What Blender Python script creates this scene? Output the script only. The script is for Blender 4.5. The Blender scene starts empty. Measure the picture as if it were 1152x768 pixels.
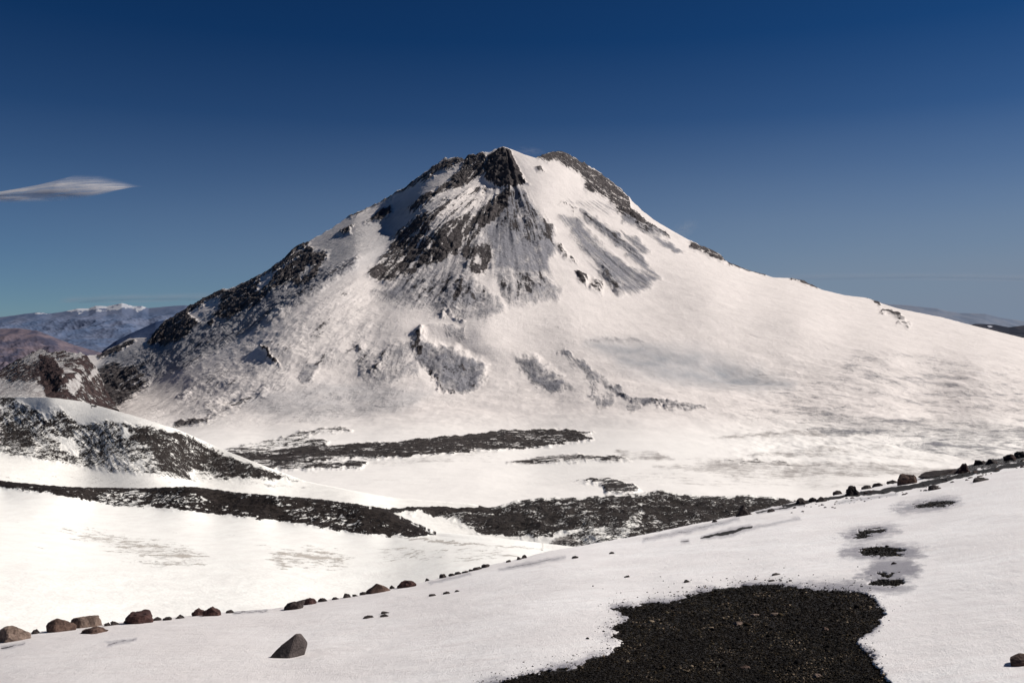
import bpy, bmesh, math, random
import numpy as np
from mathutils import Vector, Matrix

# ------------------------------------------------------------------ basics
W, H, F = 1152.0, 768.0, 1000.0      # survey frame used to lay out directions
HOR = 365.0                          # row of the true horizon
PITCH = math.atan((384.0 - HOR) / F)
scene = bpy.context.scene
COL = scene.collection
R0 = random.Random(7)

def ray(u, v):
    """direction (world, y = 1) of survey direction u, v from the eye point at the origin"""
    u = np.asarray(u, float); v = np.asarray(v, float)
    x = (u - W/2) / F; z = (H/2 - v) / F
    c, s = math.cos(-PITCH), math.sin(-PITCH)
    yy = c - s*z; zz = s + c*z
    return x/yy, zz/yy

def at(u, v, D):
    x, z = ray(u, v)
    return np.stack([x*D, np.ones_like(x)*D, z*D], -1)

# ------------------------------------------------------------------ numpy noise
def _hash(ix, iy, seed):
    h = (ix.astype(np.int64)*374761393 + iy.astype(np.int64)*668265263 + seed*974634777) & 0xffffffff
    h = ((h ^ (h >> 13)) * 1274126177) & 0xffffffff
    h = ((h ^ (h >> 16)) * 2246822519) & 0xffffffff
    return (h ^ (h >> 15)) & 0xffffffff

def perlin(x, y, seed=0):
    ix = np.floor(x); iy = np.floor(y); fx = x-ix; fy = y-iy
    u = fx*fx*fx*(fx*(fx*6-15)+10); v = fy*fy*fy*(fy*(fy*6-15)+10)
    def g(dx, dy):
        a = _hash(ix+dx, iy+dy, seed) * (2*math.pi/4294967296.0)
        return np.cos(a)*(fx-dx) + np.sin(a)*(fy-dy)
    a = g(0,0)*(1-u)+g(1,0)*u; b = g(0,1)*(1-u)+g(1,1)*u
    return (a*(1-v)+b*v)*1.5

def fbm(x, y, oct=5, seed=0, gain=.5, ridged=False):
    s = 0; a = 1; t = 0
    for i in range(oct):
        n = perlin(x*2**i+i*17.3, y*2**i-i*9.1, seed+i)
        if ridged: n = 1-2*np.abs(n)
        s = s + a*n; t += a; a *= gain
    return s/t

def curve(pts):
    p = np.array(pts, float)
    return lambda u: np.interp(u, p[:,0], p[:,1])

def smooth_curve(pts, win=70):
    f = curve(pts); xs = np.arange(-400, 1560, 2.0); ys = f(xs)
    k = np.hanning(win); k /= k.sum()
    ys = np.convolve(np.pad(ys, (win//2, win-1-win//2), mode='edge'), k, mode='valid')
    return lambda u: np.interp(u, xs, ys)

def depth_surface(pts, smooth=0.0):
    """thin-plate interpolation of 1/distance through surveyed points (u, v, D)"""
    p = np.array(pts, float); n = len(p)
    q = p[:, :2]/300.0; w = 1/p[:,2]; sc = w.mean(); w = w/sc
    def K(a, b):
        d2 = ((a[:,None,:]-b[None,:,:])**2).sum(-1)
        return .5*d2*np.log(d2+1e-9)
    A = np.zeros((n+3, n+3)); A[:n,:n] = K(q,q)+np.eye(n)*smooth
    A[:n,n] = 1; A[:n,n+1:] = q; A[n,:n] = 1; A[n+1:,:n] = q.T
    c = np.linalg.solve(A, np.concatenate([w, np.zeros(3)]))
    def f(u, v):
        sh = np.shape(u); a = np.stack([np.ravel(u), np.ravel(v)], -1)/300.0
        o = np.zeros(len(a))
        for i in range(0, len(a), 60000):
            b = a[i:i+60000]
            o[i:i+60000] = K(b, q)@c[:n] + c[n] + b@c[n+1:]
        return (1/(np.maximum(o, .02)*sc)).reshape(sh)
    return f

def poly_sd(U, V, poly):
    """signed distance to a polygon, negative inside"""
    p = np.array(poly, float); n = len(p)
    d = np.full(U.shape, 1e18); ins = np.zeros(U.shape, bool)
    for i in range(n):
        a = p[i]; b = p[(i+1)%n]; e = b-a
        wx = U-a[0]; wy = V-a[1]
        t = np.clip((wx*e[0]+wy*e[1])/max(e@e,1e-9), 0, 1)
        d = np.minimum(d, (wx-e[0]*t)**2+(wy-e[1]*t)**2)
        if a[1] != b[1]:
            c = ((a[1] > V) != (b[1] > V)) & (U < (b[0]-a[0])*(V-a[1])/(b[1]-a[1])+a[0])
            ins ^= c
    d = np.sqrt(d)
    return np.where(ins, -d, d)

def sstep(x): x = np.clip(x, 0, 1); return x*x*(3-2*x)

def paint(A, U, V, poly, val, soft=3.0, mode='max'):
    p = np.array(poly, float); m = soft*2+6
    box = (U > p[:,0].min()-m) & (U < p[:,0].max()+m) & (V > p[:,1].min()-m) & (V < p[:,1].max()+m)
    if not box.any(): return
    w = sstep(.5 - poly_sd(U[box], V[box], poly)/(2*soft))
    a = A[box]
    if mode == 'max': a = np.maximum(a, w*val)
    elif mode == 'add': a = a + w*val
    else: a = a*(1-w) + val*w
    A[box] = a

def ell(cx, cy, rx, ry, ang=0, n=14):
    c, s = math.cos(ang), math.sin(ang)
    return [(cx+rx*math.cos(t)*c-ry*math.sin(t)*s, cy+rx*math.cos(t)*s+ry*math.sin(t)*c)
            for t in [i*2*math.pi/n for i in range(n)]]

def strip(pts, w):
    """polygon around a polyline; w a half width or a list of them"""
    p = np.array(pts, float); n = len(p)
    w = np.full(n, w, float) if np.isscalar(w) else np.array(w, float)
    t = np.gradient(p, axis=0); t /= np.linalg.norm(t, axis=1)[:,None]+1e-9
    nn = np.stack([-t[:,1], t[:,0]], -1)
    return [tuple(a) for a in p+nn*w[:,None]] + [tuple(a) for a in (p-nn*w[:,None])[::-1]]

# ------------------------------------------------------------------ objects
def tag(o, label=None, cat=None, group=None, kind=None):
    if label: o['label'] = label
    if cat: o['category'] = cat
    if group: o['group'] = group
    if kind: o['kind'] = kind
    return o

def grid_normals(P):
    du = np.gradient(P, axis=1); dv = np.gradient(P, axis=0)
    n = np.cross(dv, du); l = np.linalg.norm(n, axis=-1, keepdims=True)+1e-12
    n = n/l
    return np.where(n[...,2:3] < 0, -n, n)

def mesh_from_grid(name, P, attrs, mat, fmask=None, N=None):
    nr, nc, _ = P.shape
    idx = np.arange(nr*nc).reshape(nr, nc)
    q = np.stack([idx[:-1,:-1], idx[1:,:-1], idx[1:,1:], idx[:-1,1:]], -1)
    if fmask is not None: q = q[fmask]
    q = q.reshape(-1, 4)
    used, inv = np.unique(q, return_inverse=True); q = inv.reshape(-1, 4)
    co = P.reshape(-1,3)[used]
    me = bpy.data.meshes.new(name)
    me.vertices.add(len(co)); me.vertices.foreach_set('co', co.astype(np.float32).ravel())
    me.loops.add(q.size); me.loops.foreach_set('vertex_index', q.astype(np.int32).ravel())
    me.polygons.add(len(q)); me.polygons.foreach_set('loop_start', np.arange(0, q.size, 4, dtype=np.int32))
    me.update(calc_edges=True)
    me.polygons.foreach_set('use_smooth', np.ones(len(q), bool))
    for k, a in attrs.items():
        if a.ndim == 3:
            at_ = me.attributes.new(k, 'FLOAT_VECTOR', 'POINT')
            at_.data.foreach_set('vector', a.reshape(-1,3)[used].astype(np.float32).ravel())
        else:
            at_ = me.attributes.new(k, 'FLOAT', 'POINT')
            at_.data.foreach_set('value', a.ravel()[used].astype(np.float32))
    if N is not None:
        me.normals_split_custom_set_from_vertices(N.reshape(-1,3)[used].astype(np.float32))
    me.materials.append(mat)
    o = bpy.data.objects.new(name, me); COL.objects.link(o)
    return o

def warp(U, V, amp=3.0, s=14.0, seed=3):
    a = fbm(U/s, V/s*1.4, 4, seed, .6)*amp*2; b = fbm(U/s+31, V/s*1.4+7, 4, seed+9, .6)*amp*1.4
    return U+a, V+b

# ------------------------------------------------------------------ node helpers
class NT:
    def __init__(s, name):
        s.m = bpy.data.materials.new(name); s.m.use_nodes = True
        s.t = s.m.node_tree; s.t.nodes.clear()
        s.out = s.n('ShaderNodeOutputMaterial')
    def n(s, typ, **kw):
        n = s.t.nodes.new(typ)
        for k, v in kw.items():
            if k.startswith('i_'):
                key = k[2:]; n.inputs[int(key) if key.isdigit() else key.replace('_',' ')].default_value = v
            else: setattr(n, k, v)
        return n
    def l(s, a, b): s.t.links.new(a, b)
    def math(s, op, a, b=None, clamp=False):
        n = s.n('ShaderNodeMath', operation=op, use_clamp=clamp)
        for i, x in enumerate((a, b)):
            if x is None: continue
            if isinstance(x, (int, float)): n.inputs[i].default_value = x
            else: s.l(x, n.inputs[i])
        return n.outputs[0]
    def attr(s, name): return s.n('ShaderNodeAttribute', attribute_name=name)
    def noise(s, vec, scale, detail=6, rough=.6, dist=0.0):
        n = s.n('ShaderNodeTexNoise'); n.inputs['Scale'].default_value = scale
        n.inputs['Detail'].default_value = detail; n.inputs['Roughness'].default_value = rough
        n.inputs['Distortion'].default_value = dist
        if vec is not None: s.l(vec, n.inputs['Vector'])
        return n.outputs['Fac']
    def vmul(s, vec, sc):
        n = s.n('ShaderNodeVectorMath', operation='MULTIPLY'); s.l(vec, n.inputs[0]); n.inputs[1].default_value = sc
        return n.outputs[0]
    def ss(s, x, lo, hi, a=0.0, b=1.0):
        n = s.n('ShaderNodeMapRange', interpolation_type='SMOOTHSTEP')
        s.l(x, n.inputs['Value'])
        for k, v in (('From Min',lo),('From Max',hi),('To Min',a),('To Max',b)): n.inputs[k].default_value = v
        return n.outputs['Result']
    def mix(s, f, a, b):
        n = s.n('ShaderNodeMix', data_type='RGBA')
        for i, x in ((0,f),(6,a),(7,b)):
            if isinstance(x, (int,float)): n.inputs[i].default_value = x
            elif isinstance(x, tuple): n.inputs[i].default_value = (*x,1) if len(x)==3 else x
            else: s.l(x, n.inputs[i])
        return n.outputs[2]
    def bsdf(s, col, rough=.8, spec=.2, height=None, bdist=1.0, bstr=1.0):
        b = s.n('ShaderNodeBsdfPrincipled')
        if isinstance(col, tuple): b.inputs['Base Color'].default_value = (*col,1)
        else: s.l(col, b.inputs['Base Color'])
        if isinstance(rough, (int,float)): b.inputs['Roughness'].default_value = rough
        else: s.l(rough, b.inputs['Roughness'])
        b.inputs['Specular IOR Level'].default_value = spec
        if height is not None:
            bp = s.n('ShaderNodeBump'); bp.inputs['Distance'].default_value = bdist
            bp.inputs['Strength'].default_value = bstr
            s.l(height, bp.inputs['Height']); s.l(bp.outputs[0], b.inputs['Normal'])
        s.l(b.outputs[0], s.out.inputs[0])
        return b

def terrain_mat(name, grain, snow, dirt_shade, rock, rock2, k=2.4, streak=.5, edge=.05, squash=(1,1,1),
                bump=1.0, snowvar=.08, dedge=(.12,1.05), snow2=None):
    """snow / wind-blown dirt and painted shade / rock, blended by painted coverage and broken up by fine noise.
       grain = size in metres of the finest speckle."""
    t = NT(name)
    pos = t.n('ShaderNodeNewGeometry').outputs['Position']
    p = t.vmul(pos, squash)
    fall = t.attr('fall').outputs['Vector']
    r = t.attr('rock').outputs['Fac']; d = t.attr('dirt_shade').outputs['Fac']
    nf = t.noise(p, 1/(grain*3.2), 8, .72)
    nm = t.noise(p, 1/(grain*16), 5, .6)
    ns = t.noise(fall, 1.0, 8, .68, .3)
    nq = t.math('ADD', t.math('MULTIPLY', nf, .62), t.math('MULTIPLY', nm, .38))
    mixn = t.math('ADD', t.math('MULTIPLY', ns, streak), t.math('MULTIPLY', nq, 1-streak))
    rr = t.math('ADD', r, t.math('MULTIPLY', t.math('SUBTRACT', mixn, .5), k))
    rm = t.ss(rr, .5-edge, .5+edge)
    rm = t.math('MULTIPLY', rm, t.ss(r, .02, .12))
    dd = t.math('ADD', d, t.math('MULTIPLY', t.math('SUBTRACT', mixn, .5), k*.85))
    dm = t.math('MULTIPLY', t.ss(dd, *dedge), t.ss(d, .0, .30))
    # snow tint
    sv = t.math('ADD', t.math('MULTIPLY', nm, .6), t.math('MULTIPLY', nf, .4))
    lo = tuple(c*(1-snowvar*1.5) for c in snow); hi = tuple(min(.95,c*(1+snowvar)) for c in snow)
    sc = t.mix(t.ss(sv, .35, .65), lo, hi)
    if snow2: sc = t.mix(t.attr('floor').outputs['Fac'], sc, t.mix(t.ss(sv, .35, .65), tuple(c*.97 for c in snow2), snow2))
    sc = t.mix(t.attr('ice_shade').outputs['Fac'], sc, (.30,.31,.33))  # painted shade of flank and hollow enters the snow colour here
    c = t.mix(dm, sc, dirt_shade)
    rc = t.mix(t.ss(t.noise(p, 1/(grain*5), 6, .7), .35, .68), rock, rock2)
    # specks of snow held between the stones
    c = t.mix(rm, c, rc)
    hh = t.math('ADD', t.math('MULTIPLY', rm, .6), t.math('MULTIPLY', nf, t_amt(t, rm, dm)))
    t.bsdf(c, .85, .15, hh, grain*1.2*bump, .9)
    return t.m

def t_amt(t, rm, dm):
    a = t.math('ADD', t.math('MULTIPLY', rm, 1.6), t.math('MULTIPLY', dm, .9))
    return t.math('ADD', a, .35)

SNOW = (.80,.775,.755)
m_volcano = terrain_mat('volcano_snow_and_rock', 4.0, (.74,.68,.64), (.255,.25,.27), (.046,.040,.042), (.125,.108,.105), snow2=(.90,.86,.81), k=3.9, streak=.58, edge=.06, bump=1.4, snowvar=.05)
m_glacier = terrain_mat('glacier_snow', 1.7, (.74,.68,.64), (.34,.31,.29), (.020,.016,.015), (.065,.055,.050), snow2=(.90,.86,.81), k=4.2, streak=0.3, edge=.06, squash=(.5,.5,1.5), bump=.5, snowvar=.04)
m_hill = terrain_mat('hill_scree_and_snow', .42, (.90,.87,.81), (.40,.365,.335), (.018,.014,.013), (.06,.05,.044), k=3.6, dedge=(.38,.72), streak=.15, edge=.05, squash=(1,1,1.3), bump=1.2, snowvar=.05)
m_near = terrain_mat('windblown_snow', .30, (.93,.90,.845), (.50,.455,.405), (.011,.008,.0075), (.038,.030,.026), k=4.0, dedge=(.40,.72), streak=.45, edge=.05, squash=(.7,.7,1.6), bump=.7, snowvar=.04)
m_ridge = terrain_mat('brown_ridge_rock', 4.0, (.60,.58,.56), (.20,.16,.16), (.035,.024,.026), (.12,.08,.075), k=3.8, streak=.3, edge=.07, bump=1.5)

# ------------------------------------------------------------------ volcano and glacier valley
def layer(u0, u1, step, top, bottom, rows, depth, sil_noise=0.8, sil_amp=None, power=1.0, skirt=(30, 1.5), seed=1):
    us = np.arange(u0, u1+step, step)
    tp = top(us)
    amp = sil_amp(us) if sil_amp else sil_noise
    tp = tp + amp*(fbm(us/9, us*0+seed, 4, seed, .65)*1.8)
    bt = np.maximum(bottom(us), tp+6)
    t = np.linspace(0, 1, rows)**power
    V = tp[None,:] + t[:,None]*(bt-tp)[None,:]
    U = np.broadcast_to(us, V.shape).copy()
    D = depth(U, V)
    return U, V, D

def add_skirt(P, attrs, N, length, drop, n=6):
    """the far side of a ridge, falling away behind its crest"""
    top = P[0]; rows = []
    r = top.copy(); d = top[:, :2]/np.linalg.norm(top[:, :2], axis=1)[:,None]
    for i in range(n, 0, -1):
        s = length*(i/n)**1.5
        q = top.copy(); q[:, :2] += d*s; q[:,2] -= drop*s*(.25+.75*(i/n))
        rows.append(q)
    P2 = np.concatenate([np.array(rows), P], 0)
    A2 = {k: np.concatenate([np.repeat(a[:1], n, 0), a], 0) for k, a in attrs.items()}
    return P2, A2, n

VS = [(-160,470),(-60,440),(0,425),(60,402),(112,399),(121,393),(133,388),(144,381),(156,380),(169,380),(175,372),(186,361),(205,350),(215,343),(232,334),(250,325),
 (258,325),(275,318),(300,305),(320,290),(335,276),(355,268),(380,252),(393,243),(410,236),(430,226),(458,209),(479,193),
 (492,184),(500,179),(512,177),(522,179),(530,174),(541,172),(548,172),(556,168),(566,165),(575,168),(590,174),(603,178),
 (612,174),(622,171),(634,171),(645,177),(662,186),(680,198),(700,214),(716,231),(735,247),(757,260),(775,270),(795,279),
 (810,287),(820,296),(845,305),(870,312),(890,313),(905,317),(925,326),(950,332),(975,335),(988,340),(1010,347),(1040,353),
 (1060,357),(1098,367),(1152,380),(1200,392),(1300,415)]
vd = depth_surface([
 (566,166,4600),(634,171,4750),(500,180,4820),(430,226,4600),(335,275,4400),(254,325,4250),(205,350,4280),(169,380,4450),(60,410,4300),(-100,440,4300),
 (578,215,4200),(590,260,3830),(590,305,3500),(545,215,4260),(480,250,3880),(400,293,3600),(355,327,3330),(308,355,3230),(267,387,3150),(204,415,3230),(146,443,3300),(112,454,3320),(0,478,3100),
 (430,255,4280),
 (640,230,4250),(700,250,4300),(757,262,4500),(850,305,4450),(950,332,4400),(1060,357,4300),(1152,380,4200),(1280,410,4100),
 (660,300,3700),(740,315,3750),(590,345,3150),(500,330,3250),(420,340,3250),(450,375,2900),(540,375,2880),(640,370,3000),(800,340,3500),(900,370,3300),(1000,400,3100),(1100,420,2950),(1200,440,2850),
 (340,400,2800),(300,440,2520),(420,425,2600),(520,432,2600),(620,430,2560),(700,410,2680),(800,430,2520),(900,450,2380),(1050,470,2250),(1200,490,2100),(200,478,2320),(400,458,2330),(600,455,2300),
 (0,500,2050),(300,500,1850),(600,490,1850),(900,500,1650),(1200,520,1500),(300,530,1430),(600,530,1380),(900,540,1230),(1200,560,1100),(600,570,1000),(900,575,950),(300,570,1000),(0,560,1050),
 (600,640,640),(1000,640,640),(200,640,640),(-150,640,640)], 2e-4)

RIDGE = np.array([(520,226),(480,250),(440,271),(400,293),(355,327),(308,355),(267,387),(204,415),(146,443),(112,454),(60,466),(0,478),(-160,500)], float)
vd0 = vd
def vd(U, V):
    """the flank left of the long ridge falls away steeply to the left"""
    D = vd0(U, V); U = np.asarray(U, float); V = np.asarray(V, float)
    ry = np.interp(U, RIDGE[::-1,0], RIDGE[::-1,1]); m = (V < ry) & (U < 520)
    if not m.any(): return D
    u, v = U[m], V[m]; vr = np.broadcast_to(ry, U.shape)[m]
    xr, zr = ray(u, vr); x, z = ray(u, v); A_, B_ = .72, .38
    Dn = vd0(u, vr)*np.maximum(A_*xr+B_-zr, .05)/np.maximum(A_*x+B_-z, .05)
    w = 1-sstep((u-375)/145)
    D = D.copy(); D[m] = D[m]*(1-w)+Dn*w
    return D
def sil_amp_v(us):
    a = np.full(us.shape, .25)
    a = np.where((us > 165) & (us < 560), 2.2, a)
    a = np.where((us > 250) & (us < 300), 1.0, a)
    a = np.where((us > 603) & (us < 730), 1.6, a)
    a = np.where((us > 780) & (us < 822), 1.4, a)
    return a
U, V, D = layer(-160, 1300, 1.22, curve(VS), lambda u: u*0+640, 530, vd, sil_amp=sil_amp_v, power=1.12, seed=5)
P = at(U, V, D)
wu, wv = warp(U, V, 3.2, 16)
rock = np.zeros(U.shape); dirt_shade = np.zeros(U.shape)
def pr(poly, v=.8, s=3, mode='max'): paint(rock, wu, wv, poly, v, s, mode)
def pd(poly, v=.6, s=5, mode='max'): paint(dirt_shade, wu, wv, poly, v, s, mode)
# summit block, ridges
pr([(549,179),(562,168),(573,168),(583,187),(594,208),(573,211),(557,209),(546,202),(545,189)], 1.0, 2)
pr([(524,174),(541,170),(547,176),(546,196),(526,208),(510,214),(495,220),(463,241),(459,235),(484,218),(506,206),(515,194),(520,184)], .70, 3.5)
pr([(479,194),(500,177),(523,175),(521,185),(497,194),(479,203),(458,213),(432,229),(406,240),(394,246),(392,241),(427,226),(458,207)], .66, 3)
pr([(411,251),(440,231),(442,240),(427,250)], .85, 2.5); pr([(380,264),(397,254),(394,263)], .8, 2)
pr([(573,211),(580,222),(562,236),(536,256),(541,267),(526,277),(495,298),(466,311),(437,321),(414,311),(430,290),(456,267),(482,241),(503,223),(545,212)], .60, 5)
pr([(510,223),(562,212),(567,216),(538,241),(515,246),(484,264),(482,254),(500,236)], .27, 2.5, 'set')
pr([(534,249),(560,225),(580,215),(575,230),(549,256),(536,264)], .80, 4)
pr([(470,285),(510,262),(530,262),(520,280),(490,300),(470,303)], .74, 6)
pr([(447,262),(478,236),(486,244),(462,272),(440,290),(434,285)], .70, 5)
pd([(420,300),(470,250),(560,225),(560,290),(520,320),(440,330)], .55, 12)
# grey scree wedge under the summit
pd([(578,209),(590,216),(609,241),(624,265),(624,280),(614,308),(583,308),(556,300),(550,275),(545,254),(562,231)], .95, 8); pd([(550,285),(618,285),(622,325),(575,330),(548,310)], .5, 10)
pr([(578,212),(590,220),(608,243),(618,268),(606,285),(585,270),(566,262),(556,250),(566,232)], .38, 6)
pr([(515,275),(552,272),(556,306),(526,313)], .52, 6)
pd([(437,319),(526,304),(552,337),(521,352),(458,345),(420,330)], .72, 9); pr([(450,315),(526,306),(550,335),(521,350),(468,341)], .36, 9)
pd([(560,311),(609,304),(629,322),(627,338),(573,345)], .65, 9); pr([(562,311),(609,306),(625,324),(573,343)], .36, 5)
pd([(500,338),(560,330),(570,352),(520,362),(490,355)], .5, 6)
# right hand summit ridge
pr([(603,177),(612,172),(631,168),(652,178),(686,202),(704,218),(722,239),(742,258),(730,260),(715,251),(696,241),(684,225),(660,217),(660,204),(634,186),(605,180)], .68, 3)
pr([(720,242),(756,266),(754,271),(730,262),(712,252)], .5, 2.5); pd([(700,235),(757,268),(740,268),(700,250)], .8, 3)
pr([(702,214),(709,222),(727,238),(748,253),(770,263),(780,275),(778,285),(756,269),(735,254),(715,240)], .0, 1.6, 'set')
pd([(702,214),(709,222),(727,238),(748,253),(770,263),(780,275),(778,285),(756,269),(735,254),(715,240)], .0, 1.6, 'set')
pr([(776,271),(800,279),(810,284),(820,297),(798,290),(780,281)], .70, 2)
pr(strip([(818,297),(845,305),(862,309)], 1.4), .8, 1.2); pr(strip([(888,313),(905,316),(922,325)], [1,2.5,1]), .75, 1.5)
pr(strip([(976,335),(984,338),(990,344)], [1,2,1]), .7, 1.5); pr(strip([(990,350),(1008,354),(1020,362)], [1.5,3,1.5]), .62, 2); pr(strip([(1010,364),(1024,367)], 1.6), .5, 2)
# gullies below it
pd([(629,244),(652,246),(665,262),(678,280),(709,301),(741,314),(717,330),(696,332),(681,317),(662,291),(642,259)], .82, 6)
pd([(655,236),(665,241),(699,267),(722,285),(745,316),(730,308),(704,285),(678,264),(657,248)], .85, 4)
pr([(655,236),(665,241),(699,267),(720,283),(716,290),(700,279),(678,262),(657,248)], .30, 4)
pd([(699,262),(717,268),(733,284),(722,285)], .7, 3); pd([(636,226),(686,228),(702,241),(678,241)], .35, 5); pd([(730,262),(772,284),(760,284),(735,271)], .7, 2.5)
pr([(629,274),(647,296),(639,293),(624,280)], .6, 2.5); pr([(647,303),(661,311),(661,325),(649,317)], .55, 3); pr([(668,313),(679,317),(675,331),(665,327)], .55, 3)
pr([(680,300),(696,322),(704,330),(696,332),(682,316)], .48, 3)
pr([(606,241),(623,258),(623,280),(611,266)], .55, 3); pr([(598,187),(606,187),(615,195),(604,194)], .62, 2); pr(strip([(632,228),(650,236),(645,240)], 1.2), .5, 2)
# left flank cliffs
pr([(311,292),(334,273),(352,269),(345,278),(329,287),(316,295)], .85, 2)
pr([(252,326),(298,304),(327,288),(342,280),(370,284),(362,300),(350,321),(334,326),(324,321),(303,334),(282,350),(256,363),(236,356),(246,342),(228,337)], .68, 4)
pr([(292,318),(306,306),(305,318),(294,330),(288,328)], .1, 2.5, 'set'); pr([(338,312),(356,298),(352,306),(340,318)], .15, 2, 'set')
pr([(166,377),(186,359),(209,346),(212,340),(246,325),(258,329),(232,341),(212,355),(227,366),(204,383),(189,390),(168,389)], .76, 3)
pr([(232,369),(240,360),(239,372)], .8, 2); pr([(225,352),(246,344),(244,352),(228,362)], .2, 3, 'set')
pd([(402,289),(402,299),(308,363),(246,389),(180,420),(176,412),(233,381),(296,348),(358,311)], .60, 4); pr([(400,290),(400,297),(308,360),(262,380),(296,350),(360,312)], .33, 4)
pr([(87,432),(117,418),(144,414),(152,420),(133,437),(118,456),(70,452)], .86, 5); pr([(100,418),(128,408),(150,412),(170,430),(150,450),(110,470)], .62, 6); pr(strip([(108,400),(122,397),(136,391),(152,382)], [5,5,4,1.5]), .75, 2); pr(strip([(100,428),(140,425),(175,400)], [8,9,5]), .36, 6)
pd([(120,400),(200,390),(250,385),(170,430),(110,455)], .42, 12); pr([(110,425),(150,405),(185,400),(150,440),(105,455)], .30, 10); pd([(330,310),(402,292),(308,362),(200,418),(112,452),(90,440),(130,400),(170,385),(250,350)], .62, 9); pr([(330,310),(402,292),(308,362),(200,418),(140,440),(150,400),(200,385),(270,350)], .20, 8); pd([(300,300),(400,240),(520,185),(540,215),(440,270),(390,300),(300,362),(200,420),(110,455),(120,400),(200,360)], .20, 12)  # grey streaks, plus shade painted over the left flank
# boulder-strewn lower flank
pd([(215,420),(300,360),(400,310),(430,340),(430,400),(330,430),(230,470),(190,470)], .17, 18)
pr([(215,425),(300,372),(390,322),(425,345),(420,395),(330,428),(240,470),(190,472)], .13, 16)
pr([(222,455),(262,443),(318,422),(332,430),(290,450),(258,464),(235,478)], .30, 5)
pr(strip([(293,391),(300,397),(304,406),(313,412)], [1.5,2,1.5,1]), .72, 1.6); pr([(226,470),(232,468),(232,476),(196,480),(196,474)], .8, 3); pr([(196,448),(210,440),(216,446),(205,452)], .45, 3)
pr([(353,420),(360,410),(352,428),(346,430)], .4, 2); pd([(340,412),(360,408),(352,430),(336,432)], .6, 4)
# icefall cliffs, with the grey of their shaded faces painted in
wu0, wv0 = wu, wv; wu = wu+fbm(U/9,V/9,4,171,.6)*8; wv = wv+fbm(U/9+4,V/9,4,172,.6)*7
C1 = [(462,380),(473,371),(476,384),(497,392),(512,390),(528,403),(547,410),(548,426),(535,439),(512,443),(494,436),(481,418),(466,405)]
pd(C1, .78, 5); pr(C1, .16, 3)
pr([(466,376),(474,373),(473,400),(467,402)], .58, 2.5); pd([(493,367),(523,368),(521,383),(505,382)], .55, 3)
pr(strip([(481,416),(494,434),(512,443)], [2,3,2]), .60, 2)
pd([(430,398),(440,386),(466,382),(470,404),(470,425),(420,430),(402,424),(403,390)], .46, 6); pr([(403,388),(416,400),(412,424),(402,422)], .28, 3)
pr([(414,420),(436,390),(438,396),(420,424)], .45, 3); pr(strip([(500,352),(512,359),(522,364)], [1,3,1.5]), .45, 2)
C2 = [(580,402),(604,404),(622,417),(645,437),(617,440),(601,431),(588,418)]
pd(C2, .72, 5)
pd(strip([(632,395),(655,411),(681,432),(710,449),(750,455),(795,458)], [2,4,4,4,3.5,1.5]), .70, 4); pr(strip([(681,432),(710,450),(750,456),(793,458)], [1,1.5,2.2,1]), .36, 2)
pd([(664,430),(672,432),(676,462),(670,464)], .55, 4); pd([(678,440),(690,444),(680,462),(674,462)], .45, 4); pd([(706,452),(720,455),(715,468),(708,464)], .6, 3)
pd([(278,452),(304,437),(382,429),(486,437),(460,461),(356,475),(304,468)], .20, 9)
wu, wv = wu0, wv0
pd([(640,384),(700,378),(730,382),(700,386)], .4, 4); pd([(460,345),(700,370),(900,380),(1000,395),(700,385),(500,362)], .12, 12)
# glacier striations
pd([(865,445),(912,442),(924,458),(990,471),(1152,478),(1300,500),(1300,530),(1060,500),(960,485),(905,472)], .28, 10)
pd([(960,390),(1060,400),(1152,440),(1152,470),(1000,450),(930,440)], .18, 14)
pd(strip([(800,492),(860,489),(930,486),(1030,484)], [1,3,4,1]), .55, 3); pd(strip([(840,513),(880,509),(920,507),(980,505)], [1,3,4,1]), .45, 3)
pd([(735,525),(800,518),(830,516),(900,520),(1000,520),(1070,526),(1060,535),(960,536),(830,540),(760,530)], .50, 5); pr([(815,518),(850,517),(900,522),(890,526),(830,523)], .38, 3)
pd([(900,500),(1152,490),(1300,510),(1300,540),(1060,520),(930,512)], .25, 10)
# moraine strips on the valley floor
M1 = [(300,507),(369,502),(474,494),(578,484),(630,482),(669,486),(656,490),(667,495),(612,503),(474,513),(369,518),(300,524),(250,520),(250,512)]
M1b = [(250,512),(257,504),(315,493),(345,484),(387,479),(396,484),(370,487),(340,492),(372,497),(360,508),(310,520),(250,522)]
M1c = [(270,522),(335,519),(413,520),(404,527),(290,529)]
M2 = [(571,521),(612,513),(650,512),(700,514),(712,517),(650,519),(600,522)]
M3 = [(650,541),(672,539),(690,540),(706,544),(722,553),(712,559),(684,555),(676,546)]
for m_, v_ in ((M1,.70),(M1b,.47),(M1c,.60),(M2,.50),(M3,.62)): pr(m_, v_, 1.8)
pd(M2, .8, 3); pd([(690,506),(740,508),(760,516),(700,517)], .45, 3); pd([(400,512),(560,505),(570,518),(420,524)], .30, 5)
pd([(560,545),(700,530),(900,530),(1050,545),(900,552),(700,545)], .22, 7)
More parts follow.
